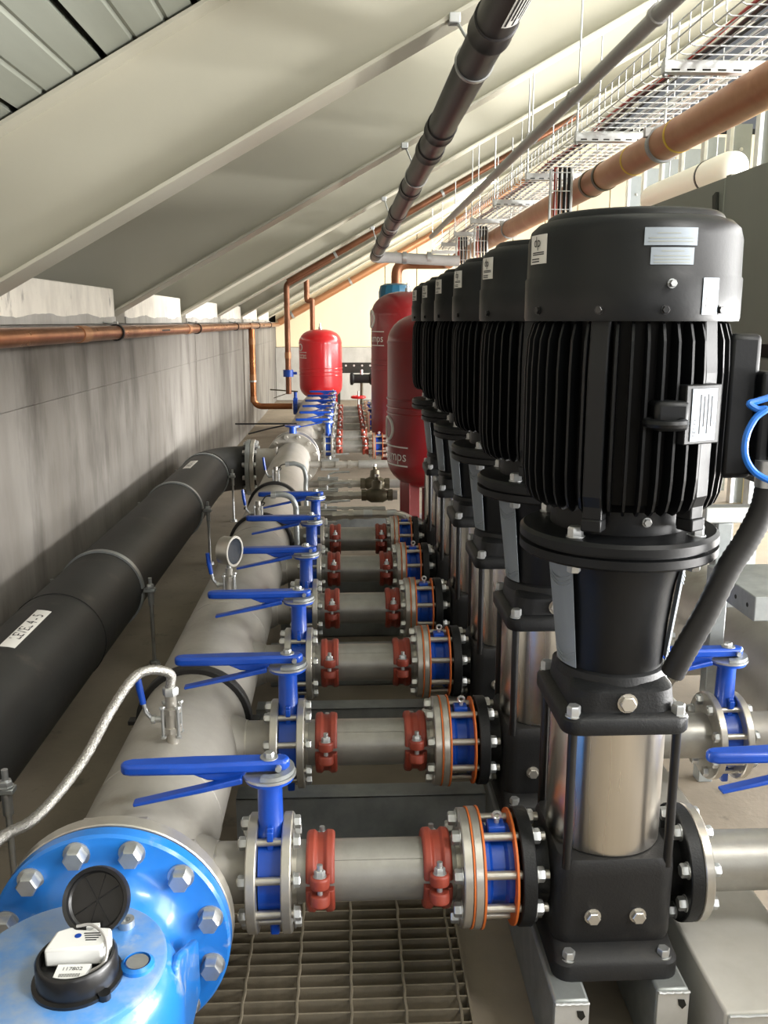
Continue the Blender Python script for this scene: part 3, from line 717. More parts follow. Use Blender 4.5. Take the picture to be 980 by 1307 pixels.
def make_check(label, group):
    c = thing('check_valve', label, 'valve', (.28, 0, PZ), group)
    part('spacer_flange', flange(MB(), (-.050, 0, 0), (1, 0, 0), .112, .017, .05, 48), 'steel_bright', c)
    for x, r, t in ((-.0525, .112, .0025), (-.033, .113, .004), (.028, .108, .004)):
        part('gasket', MB().ring((x+t/2, 0, 0), (1, 0, 0), .05, r, t, 44), 'gasket', c, 'orange flat gasket')
    part('body', MB().lathe([(.045, -.029), (.081, -.029), (.081, -.018), (.074, -.012), (.074, .012), (.081, .018), (.081, .028), (.045, .028)], (0, 0, 0), (1, 0, 0), 40), 'valve_blue', c)
    part('top_pad', MB().box((0, -.01, .088), (.034, .032, .022)), 'valve_blue', c, bevel=.003)
    ey = part('lifting_eye', MB().cyl((.002, -.01, .098), (.002, -.01, .108), .005, n=10).tube([(.002+.0075*math.cos(q*PI/6), -.01, .114+.0075*math.sin(q*PI/6)) for q in range(12)], .003, 7, closed=True), 'zinc', c)
    rod = MB().cyl((-.085, 0, 0), (.09, 0, 0), .0082, n=12).mesh('tie_bolt', 'steel_bright')
    for k in range(8):
        a = 2*PI*(k+.5)/8; y, z = .090*math.sin(a), .090*math.cos(a)
        part('tie_bolt', rod, None, c, loc=(0, y, z))
        place_bolt('nut', (-.071, y, z), (-1, 0, 0), c, .0135, .014); place_bolt('bolt_head', (.065, y, z), (1, 0, 0), c, .0145, .014)
    return c
protos = []
G = ['blue lever valves of the near set', 'flanged stubs beside the lever valves', 'red couplings beside the lever valves', 'steel spools between red couplings', 'red couplings beside the check valves', 'flanged stubs beside the check valves', 'blue check valves of the near set']
NAMES = ['blue butterfly valve with lever handle on the %s pump branch from the blue meter',
         'short flanged steel stub after the lever valve, %s branch from the blue meter',
         'rust-red clamp coupling on the lever-valve side of the %s branch from the blue meter',
         'plain steel pipe between two red couplings, %s branch from the blue meter',
         'rust-red clamp coupling on the check-valve side of the %s branch from the blue meter',
         'flanged steel stub before the check valve, %s branch from the blue meter',
         'blue wafer check valve with orange gaskets at the %s pump from the blue meter']
protos = [make_valve('butterfly_valve', '', G[0]), make_stub('', G[1], -.126, -.057, -.126, 1), make_coupling('', G[2], -.055), make_spool('', G[3]),
          make_coupling('', G[4], .166), make_stub('', G[5], .168, .228, .210, -1), make_check('', G[6])]
for i, y in enumerate(BY):
    for q, pr_ in enumerate(protos):
        o = pr_ if i == 0 else dup(pr_, None)
        o.location.y = y; o['label'] = NAMES[q] % ORD[i]
# far set: the same fittings, partly hidden behind the red tanks
FN = ['blue butterfly valve with lever on the far header, %s beyond the black-handled valve', 'short flanged stub on the far header, %s beyond the black-handled valve',
      'rust-red coupling nearest the far header, %s beyond the black-handled valve', 'steel pipe between far red couplings, %s beyond the black-handled valve',
      'rust-red coupling away from the far header, %s beyond the black-handled valve', None, 'far check valve, %s beyond the black-handled valve']
for i, y in enumerate(FY):
    for q, pr_ in enumerate(protos):
        if FN[q] is None or (q == 6 and abs(y-8.55) < .5): continue
        o = dup(pr_, None, FN[q] % ORD[i]); o.location.y = y; o['group'] = G[q].replace('near set', 'far set')+(' at the far header' if 'near set' not in G[q] else '')

# ------------------------------------------------------------------ suction side, right of the pumps
SX = .955
for i in range(3):
    y = BY[i]
    s = thing('suction_pipe', 'bright steel suction pipe on the air-unit side of the %s pump from the blue meter' % ORD[i], 'pipe', (PX+.17, y, PZ), 'suction pipes right of the pumps')
    part('pump_flange', flange(MB(), (.0, 0, 0), (1, 0, 0), .110, .018, .05), 'steel_bright', s)
    part('pipe', MB().lathe([(.05, .018), (.0571, .018), (.0571, SX-.026-PX-.17-.018), (.05, SX-.026-PX-.17-.018)], (0, 0, 0), (1, 0, 0), 40), 'steel_pipe', s)
    part('valve_flange', flange(MB(), (SX-.044-PX-.17, 0, 0), (1, 0, 0), .110, .018, .05), 'steel_bright', s)
    for k in range(8):
        a = 2*PI*(k+.5)/8
        place_bolt('flange_bolt', (-.027, .090*math.sin(a), .090*math.cos(a)), (-1, 0, 0), s, .0135, .013); place_bolt('flange_nut', (.019, .090*math.sin(a), .090*math.cos(a)), (1, 0, 0), s, .0125, .013)
    o = dup(protos[0], (SX, y, PZ), 'blue lever valve on the suction side of the %s pump from the blue meter' % ORD[i]); o['group'] = 'suction lever valves'
hs = header('suction_header', 'wide bright steel suction header under the grey air unit', .6, 4.9, [], [], r=.1625, x=SX+.345, side=-1)
for i in range(3):
    y = BY[i]-.6
    part('branch_flange', flange(MB(), (-.345+.024, y, 0), (1, 0, 0), .110, .018, .05), 'steel_bright', hs)
    part('branch_stub', MB().lathe([(.0571, .13), (.0571, .33)], (0, y, 0), (-1, 0, 0), 36), 'steel_grey', hs)
# galvanised frame beside the suction header
f = thing('strut_frame', 'galvanised strut frame standing behind the nearest pump stool', 'frame', (1.065, 2.45, FLOOR))
part('post', MB().bb(-.022, .022, -.022, .022, 0, .795), 'galvanised', f, bevel=.003)
part('top_rail', MB().bb(-.06, .55, -.025, .025, .795, .84), 'galv_bright', f, bevel=.003)
pr2 = part('perforated_rail', MB().bb(-.045, .30, -.33, -.022, .61, .675), 'galvanised', f, bevel=.003)
for k in range(4): part('slot', MB().lathe([(0, 0), (.006, 0), (.006, .0012), (0, .0012)], (-.0445, -.29+.07*k, .642), (-1, 0, 0), 10), 'gap_dark', pr2)
part('bracket', MB().bb(.022, .3, -.02, .02, .545, .59), 'galvanised', f, bevel=.002)
solo('plastic_drum', MB().lathe([(.0, 0), (.15, 0), (.17, .02), (.17, .62), (.15, .66), (0, .68)], (1.70, 2.95, FLOOR), (0, 0, 1), 32), 'light_blue', 'pale blue plastic drum glimpsed behind the strut frame', 'drum')

# ------------------------------------------------------------------ black plastic pipe along the wall
BX = -.965
b = thing('plastic_pipe', 'thick black plastic pipe along the concrete wall turning into the header tee', 'pipe', (BX, 0, PZ))
part('run', MB().cyl((0, -.6, 0), (0, 6.20, 0), .1575, n=56), 'pe_black', b)
el = [(0.30*(1-math.cos(a)), 6.20+.30*math.sin(a), 0) for a in [PI/2*q/10 for q in range(11)]]
e_ = part('elbow', MB().tube([(0, 6.19, 0)]+el+[(.32, 6.50, 0)], .1575, 40), 'pe_black', b)
part('fusion_bead', MB().ring((0, 6.17, 0), (0, 1, 0), .156, .163, .014, 48), 'pe_black', b)
part('fusion_bead', MB().ring((0, 2.9, 0), (0, 1, 0), .156, .1605, .010, 48), 'pe_black', b)
def pipe_label(nm, y0, y1, a0, a1, parent):
    u, v, w_ = frame((0, 1, 0))
    mb = MB(); n = 8; ang = [a0+(a1-a0)*k/n for k in range(n+1)]
    for r in (.1577, .1587):
        for y in (y0, y1):
            for a in ang: mb.v.append((r*math.cos(a), y, r*math.sin(a)))
    m = n+1
    for k in range(n):
        for A, B in ((0, m), (2*m, 3*m), (0, 2*m), (m, 3*m)): mb.f.append((A+k, A+k+1, B+k+1, B+k))
    for k in (0, n): mb.f.append((k, m+k, 3*m+k, 2*m+k))
    return part(nm, mb, 'label_white', parent, 'white printed pipe label')
def label_text(body, size, y, a, parent):
    ob = text_part('lettering', body, size, 'ink', parent, (0, 0, 0), (1, 0, 0), (0, 1, 0), 0)
    for v in ob.data.vertices:
        s_, t_ = v.co.x, v.co.y; aa = a+t_/.159
        v.co = Vector((.1592*math.cos(aa), y+s_, .1592*math.sin(aa)))
    return ob
l1 = pipe_label('label', 2.405, 2.725, 1.29, 1.57, b); label_text('LEVEL 4 - 5', .046, 2.575, 1.43, l1)
l2 = pipe_label('label', 5.50, 5.80, 1.50, 1.80, b); label_text('LEVEL 4 - 5', .040, 5.65, 1.65, l2)
for i, y in enumerate((1.90, 3.45, 4.98, 6.10)):
    c = thing('pipe_clamp', 'galvanised clamp and floor rods holding the black wall pipe, %s from the blue meter' % ORD[i], 'clamp', (BX, y, PZ), 'clamps on the black pipe')
    part('upper_half', MB().ring((0, 0, 0), (0, 1, 0), .158, .1655, .030, 28, *((PI*.02, PI*.98))), 'galvanised', c)
    part('lower_half', MB().ring((0, 0, 0), (0, 1, 0), .158, .1655, .030, 28, *((PI*1.02, PI*1.98))), 'galvanised', c)
    part('rubber_lining', MB().ring((0, 0, 0), (0, 1, 0), .1572, .1582, .040, 40), 'rubber', c)
    for s in (-1, 1):
        part('ear', MB().box((s*.187, 0, 0), (.045, .030, .014)), 'galvanised', c, bevel=.003)
        rd = part('threaded_rod', MB().cyl((s*.19, 0, .05), (s*.19, 0, FLOOR-PZ), .0075, n=10), 'zinc', c)
        part('nut', MB().bolt((s*.19, 0, .008), (0, 0, 1), .015, .014), 'zinc', rd)
        part('sleeve', MB().cyl((s*.19, 0, -.008), (s*.19, 0, -.06), .012, n=12), 'zinc', rd)
        part('foot_nut', MB().bolt((s*.19, 0, FLOOR-PZ+.001), (0, 0, 1), .02, .014), 'zinc', rd)
solo('floor_tape', MB().bb(-1.1, -.55, 1.62, 1.655, FLOOR+.0005, FLOOR+.002), 'yellow_tag', 'yellow strip on the floor beside the blue meter', 'tape')

# ------------------------------------------------------------------ small valves, hoses and a gauge on top of the header
def ball_valve(name, label, loc, group=None, hose=None, handle=True, h0=.12):
    v = thing(name, label, 'valve', loc, group)
    z = h0
    part('nipple', MB().cyl((0, 0, z), (0, 0, z+.045), .0125, n=16), 'steel_bright', v)
    bd = MB().cyl((0, 0, z+.04), (0, 0, z+.052), .021, n=8).cyl((0, 0, z+.052), (0, 0, z+.084), .017, n=16).cyl((0, 0, z+.084), (0, 0, z+.096), .021, n=8).cyl((0, 0, z+.096), (0, 0, z+.125), .0125, n=14)
    part('body', bd, 'steel_bright', v)
    for a in (.8, 2.4, 3.9, 5.5):
        part('body_bolt', MB().cyl((.023*math.cos(a), .023*math.sin(a), z+.034), (.023*math.cos(a), .023*math.sin(a), z+.102), .0035, n=8).hexa((.023*math.cos(a), .023*math.sin(a), z+.098), (0, 0, 1), .0065, .006).hexa((.023*math.cos(a), .023*math.sin(a), z+.036), (0, 0, -1), .0065, .006), 'zinc', v)
    if handle:
        st = part('stem', MB().cyl((-.015, 0, z+.068), (-.042, 0, z+.068), .007, n=10).hexa((-.036, 0, z+.068), (-1, 0, 0), .010, .008), 'zinc', v)
        lv = part('lever', MB().tube([(-.042, 0, z+.068), (-.055, 0, z+.085), (-.060, 0, z+.11)], .005, 8), 'zinc', v)
        part('grip', MB().tube([(-.060, 0, z+.105), (-.066, 0, z+.14), (-.070, 0, z+.178)], [.007, .008, .007], 10), 'valve_blue', v)
    return v
ball_valve('ball_valve', 'small steel ball valve with blue grip feeding the braided hose on the header', (-.385, 1.85, PZ))
zt = PZ+.245
hp = spline([(-0.385, 1.85, -0.793), (-0.385, 1.85, -0.772), (-0.382, 1.85, -0.749), (-0.398, 1.84, -0.734), (-0.425, 1.82, -0.725), (-0.454, 1.8, -0.738), (-0.493, 1.76, -0.793), (-0.529, 1.7, -0.858), (-0.561, 1.62, -0.894), (-0.584, 1.53, -0.9), (-0.602, 1.43, -0.874), (-0.64, 1.34, -0.9), (-0.7, 1.28, -1.0), (-0.73, 1.25, -1.15), (-0.74, 1.25, -1.338)], 8)
hs_ = thing('braided_hose', 'stainless braided hose arching from the header ball valve across to the wall', 'hose', (0, 0, 0))
part('braid', MB().tube(hp, [.0105+(.0004 if q % 2 else -.0004) for q in range(len(hp))], 14), 'braid', hs_)
part('ferrule', MB().cyl(hp[0], hp[2], .0135, n=12), 'zinc', hs_); part('union_nut', MB().hexa(hp[0], (0, 0, 1), .017, .018), 'zinc', hs_)
gv = ball_valve('gauge_valve', 'small ball valve under the round pressure gauge on the header', (-.397, 2.95, PZ), h0=.10)
g = thing('pressure_gauge', 'round steel-cased pressure gauge standing on the header valve', 'gauge', (-.397, 2.95, PZ+.225))
part('stem', MB().cyl((0, 0, -.004), (0, 0, .022), .008, n=12), 'zinc', g)
part('case', MB().lathe([(.0, -.022), (.046, -.022), (.048, -.018), (.048, .018), (.052, .018), (.052, .026), (.044, .026), (.044, .020), (.0, .020)], (0, 0, .060), (.90, -.42, 0), 36), 'steel_bright', g)
part('glass', MB().lathe([(0, .021), (.0438, .021), (.0438, .023), (0, .023)], (0, 0, .060), (.90, -.42, 0), 32), 'glass', g)
# flexible grey hoses over the header further on
for i, (y, xv, hz, lab) in enumerate(((4.11, -.408, [(-0.329, 4.15, -0.791), (-0.3, 4.15, -0.791), (-0.26, 4.15, -0.806), (-0.239, 4.15, -0.844), (-0.236, 4.15, -0.9)], 'grey flexible hose arching over the header by its second rubber clamp'), (5.12, -.402, [(-0.327, 5.15, -0.803), (-0.291, 5.15, -0.803), (-0.247, 5.15, -0.826), (-0.232, 5.15, -0.881), (-0.235, 5.15, -0.955)], 'grey flexible hose arching over the header just before the tee'))):
    ball_valve('ball_valve', 'small steel ball valve on the header, %s past the pressure gauge' % ORD[i], (xv, y, PZ), 'small valves past the gauge', h0=.10)
    q = thing('flexible_hose', lab, 'hose', (0, 0, 0))
    pts = spline(hz+[(hz[-1][0]+.005, y, PZ-.12)], 7)
    part('hose', MB().tube(pts, .0135, 12), 'galvanised', q)
    x0_, z0_ = hz[0][0], hz[0][2]
    part('end_cap', MB().cyl((x0_-.022, y+.03, z0_), (x0_, y+.03, z0_), .016, n=10), 'zinc', q)
    part('sensor_wire', MB().tube(spline([(x0_-.02, y+.03, z0_), (x0_-.05, y+.02, z0_-.01), (x0_-.07, y, z0_-.05), (xv+.03, y, PZ+.215), (xv, y, PZ+.222)], 6), .003, 6), 'black_plastic', q)

# ------------------------------------------------------------------ small-bore lines between the two sets
def small_line(label, y, x1, kind):
    s = thing('small_line', label, 'pipe', (MX+.13, y, PZ), 'small-bore pipes between the two sets')
    L = x1-(MX+.13)
    part('nipple', MB().cyl((0, 0, 0), (.10, 0, 0), .024, n=16), 'steel_grey', s)
    if kind == 'thin':
        part('pipe', MB().cyl((.1, 0, 0), (L, 0, 0), .017, n=14), 'steel_pipe', s); return
    vb = part('valve_body', MB().cyl((.10, 0, 0), (.118, 0, 0), .036, n=8).cyl((.118, 0, 0), (.20, 0, 0), .027, n=16).cyl((.20, 0, 0), (.218, 0, 0), .036, n=8), 'steel_bright', s)
    for sy in (-1, 1):
        for sz in (-1, 1): part('body_bolt', MB().cyl((.092, sy*.034, sz*.034), (.226, sy*.034, sz*.034), .006, n=8), 'zinc', vb)
    part('lever', MB().cyl((.16, 0, .027), (.16, 0, .06), .008, n=8).tube([(.16, 0, .06), (.20, 0, .075), (.30, 0, .078)], .006, 8), 'zinc', vb)
    part('union', MB().cyl((.218, 0, 0), (.25, 0, 0), .029, n=6).cyl((.25, 0, 0), (.29, 0, 0), .024, n=16).cyl((.29, 0, 0), (.315, 0, 0), .031, n=6).cyl((.315, 0, 0), (.37, 0, 0), .024, n=14), 'steel_bright', s)
    if kind == 'brass':
        rb = part('regulator', MB().cyl((.37, 0, 0), (.40, 0, 0), .036, n=8).lathe([(.03, 0), (.046, .03), (.046, .10), (.03, .13)], (.40, 0, 0), (1, 0, 0), 18).cyl((.53, 0, 0), (.56, 0, 0), .036, n=8), 'brass', s)
        part('spring_housing', MB().lathe([(.034, 0), (.03, .05), (.012, .06), (.012, .075), (0, .075)], (.465, 0, .035), (0, .25, 1), 14), 'brass', rb)
        part('cap', MB().cyl((.465, .018, .11), (.465, .02, .125), .013, n=8), 'zinc', rb)
        part('pipe', MB().cyl((.56, 0, 0), (L, 0, 0), .03, n=16), 'steel_pipe', s)
    elif kind == 'hose':
        part('hose', MB().tube(spline([(.36, 0, 0), (.48, 0, 0), (.58, -.01, -.005), (.66, -.03, -.05), (.73, -.06, -.11), (.80, -.08, -.2)], 8), .022, 14), 'steel_bright', s)
        for x, z in ((.37, 0), (.50, .0)): part('ferrule', MB().cyl((x, 0, z), (x+.05, 0, z), .027, n=12), 'zinc', s)
    else: part('pipe', MB().cyl((.37, 0, 0), (L, 0, 0), .030, n=16), 'steel_pipe', s)
small_line('steel hose line with ball valve just beyond the sixth branch', 4.84, .5, 'hose')
small_line('thin plain steel pipe beside the hose line from the header', 4.97, .22, 'thin')
small_line('ball valve line with brass regulator next to the thin plain pipe', 5.40, .31, 'brass')
small_line('ball valve line with brass regulator closest to the header tee', 5.80, .62, 'brass')
small_line('plain steel line with ball valve beside the black-handled valve', 6.62, .9, 'pipe')
solo('floor_channel', MB().bb(-.2, .9, 5.66, 5.72, FLOOR, -1.22), 'galvanised', 'galvanised floor channel under the small-bore pipes', 'beam', bevel=.003)

# ------------------------------------------------------------------ red pressure tanks
def tank(label, x, y, r, z0, z1, zl, legs, m, txt_z=None, txt_a=None, tsz=.1, ribs=(), group=None):
    t = thing('pressure_tank', label, 'tank', (x, y, z0), group); h = z1-z0; dm = r*.62
    def dome(a0, sgn, zc): return [(r*math.cos(q*PI/16)**.75, zc+sgn*dm*math.sin(q*PI/16)) for q in range(9)]
    lo = [(rr, zz) for rr, zz in reversed(dome(0, -1, dm))]; hi = dome(0, 1, h-dm)
    lo[0] = (0, lo[0][1]); hi[-1] = (0, hi[-1][1])
    part('shell', MB().lathe(lo+hi, n=64), m, t)
    for f_ in ribs: part('rib', MB().tube([(r*math.cos(q*PI/28), r*math.sin(q*PI/28), h*f_) for q in range(56)], .006, 6, closed=True), m, t)
    part('weld_band', MB().ring((0, 0, h-dm), (0, 0, 1), r-.003, r+.0025, .014, 56), m, t)
    part('air_valve', MB().cyl((0, 0, h-.01), (0, 0, h+.03), .022, n=12).cyl((0, 0, h+.03), (0, 0, h+.075), .010, n=10), 'zinc', t)
    if legs:
        for k in range(3):
            a = PI+.50+k*2*PI/3; rr = r*.72; ca, sa = math.cos(a), math.sin(a)
            Rn = Matrix.Rotation(a, 3, 'Z'); b0 = zl-z0
            part('leg', MB().box((rr*ca, rr*sa, (b0+dm*.65)/2), (.008, r*.38, dm*.65-b0), Rn).box(((rr-.05)*ca, (rr-.05)*sa, (b0+dm*.65)/2), (.10, .008, dm*.65-b0), Rn).box(((rr-.03)*ca, (rr-.03)*sa, b0+.005), (.14, r*.42, .010), Rn), m, t, bevel=.002)
    else:
        part('outlet', MB().cyl((0, 0, .01), (0, 0, zl-z0), .04, n=16), 'zinc', t)
    if txt_z is not None:
        hz = txt_z-z0
        wrap_text('lettering', 'pumps', tsz, 'label_white', t, (0, 0, 0), r, txt_a, hz, lift=.002)
        u, v_, w_ = frame((0, 0, 1)); ba = math.atan2(u.y, u.x)
        for dz in (tsz*.62, -tsz*.62):
            part('printed_rule', MB().patch((0, 0, 0), (0, 0, 1), r+.0005, txt_a-1.4*tsz/r-ba, txt_a+1.4*tsz/r-ba, hz+dz-.004, hz+dz+.004, 14), 'label_white', t)
        pts = []
        for q in range(28):
            aa = txt_a-.9*tsz/r+tsz*.85*math.cos(q*PI/14)/r; pts.append(((r+.001)*math.cos(aa), (r+.001)*math.sin(aa), hz+tsz*1.75+tsz*.75*math.sin(q*PI/14)))
        part('logo_ring', MB().tube(pts, tsz*.11, 6, closed=True), 'label_white', t)
    return t
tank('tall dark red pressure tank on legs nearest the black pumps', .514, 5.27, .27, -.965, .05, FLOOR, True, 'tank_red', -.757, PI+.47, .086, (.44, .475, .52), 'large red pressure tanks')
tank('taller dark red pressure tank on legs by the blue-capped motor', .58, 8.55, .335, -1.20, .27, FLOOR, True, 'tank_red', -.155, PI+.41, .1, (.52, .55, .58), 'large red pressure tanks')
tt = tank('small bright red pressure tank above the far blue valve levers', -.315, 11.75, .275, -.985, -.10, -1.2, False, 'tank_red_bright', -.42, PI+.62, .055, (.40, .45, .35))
for a in (0, 2.1, 4.2): part('bracket_leg', MB().box((.2*math.cos(a), .2*math.sin(a), -.13), (.02, .02, .42)), 'tank_red_bright', tt)
# blue-capped motor seen over the tanks
m_ = thing('blue_motor', 'black finned motor with teal blue fan cap rising behind the red tanks', 'motor', (.53, 9.72, -.22))
part('frame', MB().lathe([(.14, 0), (.15, .03), (.15, .42), (.13, .44), (0, .44)], n=32), 'black_fin', m_)
for k in range(20):
    a = 2*PI*k/20; o = part('cooling_fin', MB().box((.158, 0, .22), (.03, .008, .38)), 'black_paint', m_, smooth=0); o.rotation_euler = (0, 0, a)
part('fan_cap', MB().lathe([(.17, .44), (.172, .52), (.155, .585), (.10, .605), (0, .61)], n=14), 'motor_blue', m_, 'teal blue faceted fan cap', smooth=20)
part('pedestal', MB().cyl((0, 0, 0), (0, 0, FLOOR+.22), .10, n=24), 'black_cast', m_)

# ------------------------------------------------------------------ copper pipework
cw = thing('copper_pipe', 'long copper pipe clipped along the top of the concrete wall', 'pipe', (-1.135, 0, -.055))
part('tube', MB().cyl((0, -1.5, 0), (0, 15.75, 0), .0335, n=24), 'copper', cw)
for y in (3.95, 6.6, 10.98): part('sleeve', MB().cyl((0, y, 0), (0, y+.12, 0), .0365, n=24), 'copper_dull', cw)
for i, (y, c_) in enumerate(((5.55, 1), (12.4, 1))):
    lb = part('label', MB().lathe([(.0335, 0), (.0345, 0), (.0345, .35), (.0335, .35)], (0, y, 0), (0, 1, 0), 12, -1.3, 1.3), 'label_white', cw, 'white pipe label')
    part('printed_line', MB().bb(.0340, .0350, y+.05, y+.3, -.004, .006), 'ink', lb)
for i, y in enumerate((1.2, 4.62, 7.1, 9.6, 12.0, 13.9)):
    c = thing('wall_clip', 'dark pipe clip holding the copper wall pipe, %s along the wall' % ORD[i], 'clip', (-1.135, y, -.055), 'clips on the copper wall pipe')
    part('ring', MB().ring((0, 0, 0), (0, 1, 0), .034, .041, .022, 24), 'rubber', c)
    part('stud', MB().cyl((0, 0, .038), (-.065, 0, .05), .005, n=8), 'zinc', c); part('ear', MB().box((0, 0, .046), (.02, .018, .016)), 'zinc', c, bevel=.002)
d = thing('copper_drop', 'copper drop pipe from the wall pipe bending to the far header', 'pipe', (-1.10, 10.9, 0))
part('tube', MB().tube(bend((0, 0, -.09), (0, 0, -1.0), (.46, 0, -1.0), .11, 10), .036, 20), 'copper', d)
part('saddle', MB().cyl((-.035, 0, -.055), (0, 0, -.055), .037, n=16).tube(bend((-.03, 0, -.05), (.0, 0, -.05), (0, 0, -.12), .03), .037, 16), 'copper', d)
for z in (-.20, -.62, -.88): part('sleeve', MB().cyl((0, 0, z), (0, 0, z-.07), .039, n=20), 'copper_dull', d)
part('clip', MB().ring((0, 0, -.70), (0, 0, 1), .036, .043, .02, 20), 'zinc', d)
v = thing('butterfly_valve', 'small blue wafer valve at the foot of the copper drop pipe', 'valve', (-.60, 10.9, PZ+.038))
part('body', MB().ring((0, 0, 0), (1, 0, 0), .03, .10, .05, 28), 'valve_blue', v)
part('neck', MB().cyl((0, 0, .09), (0, 0, .17), .02, n=12), 'valve_blue', v)
part('lever', MB().tube([(.03, 0, .175), (-.30, 0, .20)], .008, 8), 'brass', v); part('trigger', MB().tube([(-.05, 0, .17), (-.26, -.02, .10)], .005, 6), 'brass', v)
part('pipe_stub', MB().cyl((.02, 0, 0), (.12, 0, 0), .06, n=20), 'steel_grey', v)
e = thing('copper_riser', 'thin copper riser with blue collar standing behind the small red tank', 'pipe', (-.66, 10.6, 0))
part('tube', MB().tube(bend((0, 0, -.83), (0, 0, .41), (.5, 0, .41+.5*SL), .04), .033, 18), 'copper_brown', e)
part('collar', MB().cyl((0, 0, -.55), (0, 0, -.63), .06, n=16).box((.06, 0, -.59), (.08, .03, .03)), 'valve_blue', e)
part('sleeve', MB().cyl((0, 0, -.35), (0, 0, -.42), .037, n=16), 'copper_dull', e)
e = thing('copper_riser', 'copper riser with elbow hanging from the sloping copper line', 'pipe', (-.495, 12.15, .03))
part('tube', MB().tube([(0, 0, .60), (0, 0, .25)], .036, 18), 'copper_brown', e)
part('lower_tube', MB().tube(bend((.07, 0, .25), (.07, 0, .2), (.07, 0, -.2), .02), .033, 16), 'copper_brown', e)
part('offset', MB().tube(spline([(0, 0, .27), (.01, 0, .235), (.06, 0, .235), (.07, 0, .20)], 6), .036, 16), 'copper_brown', e)
part('wall_bracket', MB().cyl((0, 0, .5), (0, .645, .5), .008, n=8), 'zinc', e)
e = thing('copper_slope_pipe', 'copper pipe climbing under the rafters beyond the small red tank', 'pipe', (0, 10.53, 0))
part('tube', MB().cyl((-.64, 0, .435), (2.6, 0, .435+3.24*SL), .034, n=16), 'copper_brown', e)
for x in (-.1, .5, 1.1): part('clip', MB().ring((x, 0, .435+(x+.64)*SL), (1, 0, SL), .034, .042, .03, 16), 'zinc', e)
e = thing('copper_gable_pipe', 'dull copper pipe following the roof slope on the far wall', 'pipe', (0, 15.85, 0))
part('tube', MB().cyl((-1.13, 0, -.02), (3.2, 0, -.02+4.33*SL), .06, n=16), 'copper_dull', e)
for x in (-.9, .1, .9): part('clip', MB().ring((x, 0, -.02+(x+1.13)*SL), (1, 0, SL), .06, .07, .04, 16), 'zinc', e)
# large copper main under the cable tray
c = thing('copper_main', 'large dull copper main running beneath the wire cable tray', 'pipe', (1.405, 0, .763))
part('tube', MB().cyl((0, .6, 0), (0, 11.6, 0), .071, n=36), 'copper_dull', c)
part('bend', MB().tube(bend((0, 11.6, 0), (0, 12.6, 0), (-.62, 12.6, 0), .14, 8)[1:], .071, 24), 'copper_brown', c)
part('down_leg', MB().tube(bend((-.4, 12.6, 0), (-.70, 12.6, 0), (-.70, 12.6, -1.1), .16, 8), .071, 24), 'copper_brown', c)
for y in (5.05, 5.32): part('collar', MB().ring((0, y, 0), (0, 1, 0), .070, .0765, .035, 36), 'brass', c)
for y in (3.95, 4.55): part('yellow_band', MB().ring((0, y, 0), (0, 1, 0), .0705, .0725, .02, 36), 'yellow_tag', c)
for i, y in enumerate((2.2, 4.15, 7.9)):
    k = thing('main_clamp', 'steel clamp ring holding the large copper main, %s from the pumps' % ORD[i], 'clamp', (1.405, y, .763), 'clamps on the copper main')
    part('ring', MB().ring((0, 0, 0), (0, 1, 0), .0712, .080, .03, 36), 'galvanised', k)
    part('ear', MB().box((-.075, 0, .045), (.03, .028, .04)), 'zinc', k, bevel=.003)
    part('rod', MB().cyl((0, 0, .08), (0, 0, zb(1.405)-.763), .005, n=8), 'zinc', k)

# ------------------------------------------------------------------ dark drain pipe under the rafters
D0, D1 = Vector((.42, 1.3, .800)), Vector((.318, 9.5, .645))
def dp(y): return D0+(D1-D0)*((y-D0.y)/(D1.y-D0.y))
d = thing('drain_pipe', 'dark plastic drain pipe slung under the rafters', 'pipe', (0, 0, 0))
part('tube', MB().cyl(dp(.5), dp(9.5), .055, n=32), 'drain_dark', d)
for y in (2.55, 3.75, 4.15, 5.2, 6.2, 7.1, 8.0, 8.9): part('socket', MB().lathe([(.055, 0), (.0605, .004), (.0605, .10), (.0625, .105), (.0625, .118), (.055, .12)], dp(y), D1-D0, 32), 'drain_dark', d)
part('elbow', MB().tube([dp(9.42), dp(9.5)+Vector((0, .02, 0)), dp(9.5)+Vector((.03, .055, -.002)), dp(9.5)+Vector((.09, .06, -.004))], .060, 20), 'pvc_grey', d)
hz_ = MB().cyl(dp(9.5)+Vector((.06, .06, -.003)), dp(9.5)+Vector((.86, .06, -.04)), .054, n=24); part('cross_run', hz_, 'pvc_grey', d)
for x in (.3, .55): part('clip', MB().ring(dp(9.5)+Vector((x, .06, -.01)), (1, 0, 0), .054, .062, .04, 24), 'zinc', d)
u, v_, w_ = frame(D1-D0)
p0 = dp(2.2)
lbl = part('label', MB().lathe([(.0552, 0), (.0560, 0), (.0560, .26), (.0552, .26)], p0, D1-D0, 8, -PI/2-.80, -PI/2+.1), 'label_white', d, 'white printed label')
for q in range(5):
    part('printed_line', MB().lathe([(.0558, .02), (.0564, .02), (.0564, .25-.04*(q % 2)), (.0558, .25-.04*(q % 2))], p0, D1-D0, 3, -PI/2-.72+.16*q, -PI/2-.64+.16*q), 'ink', lbl)
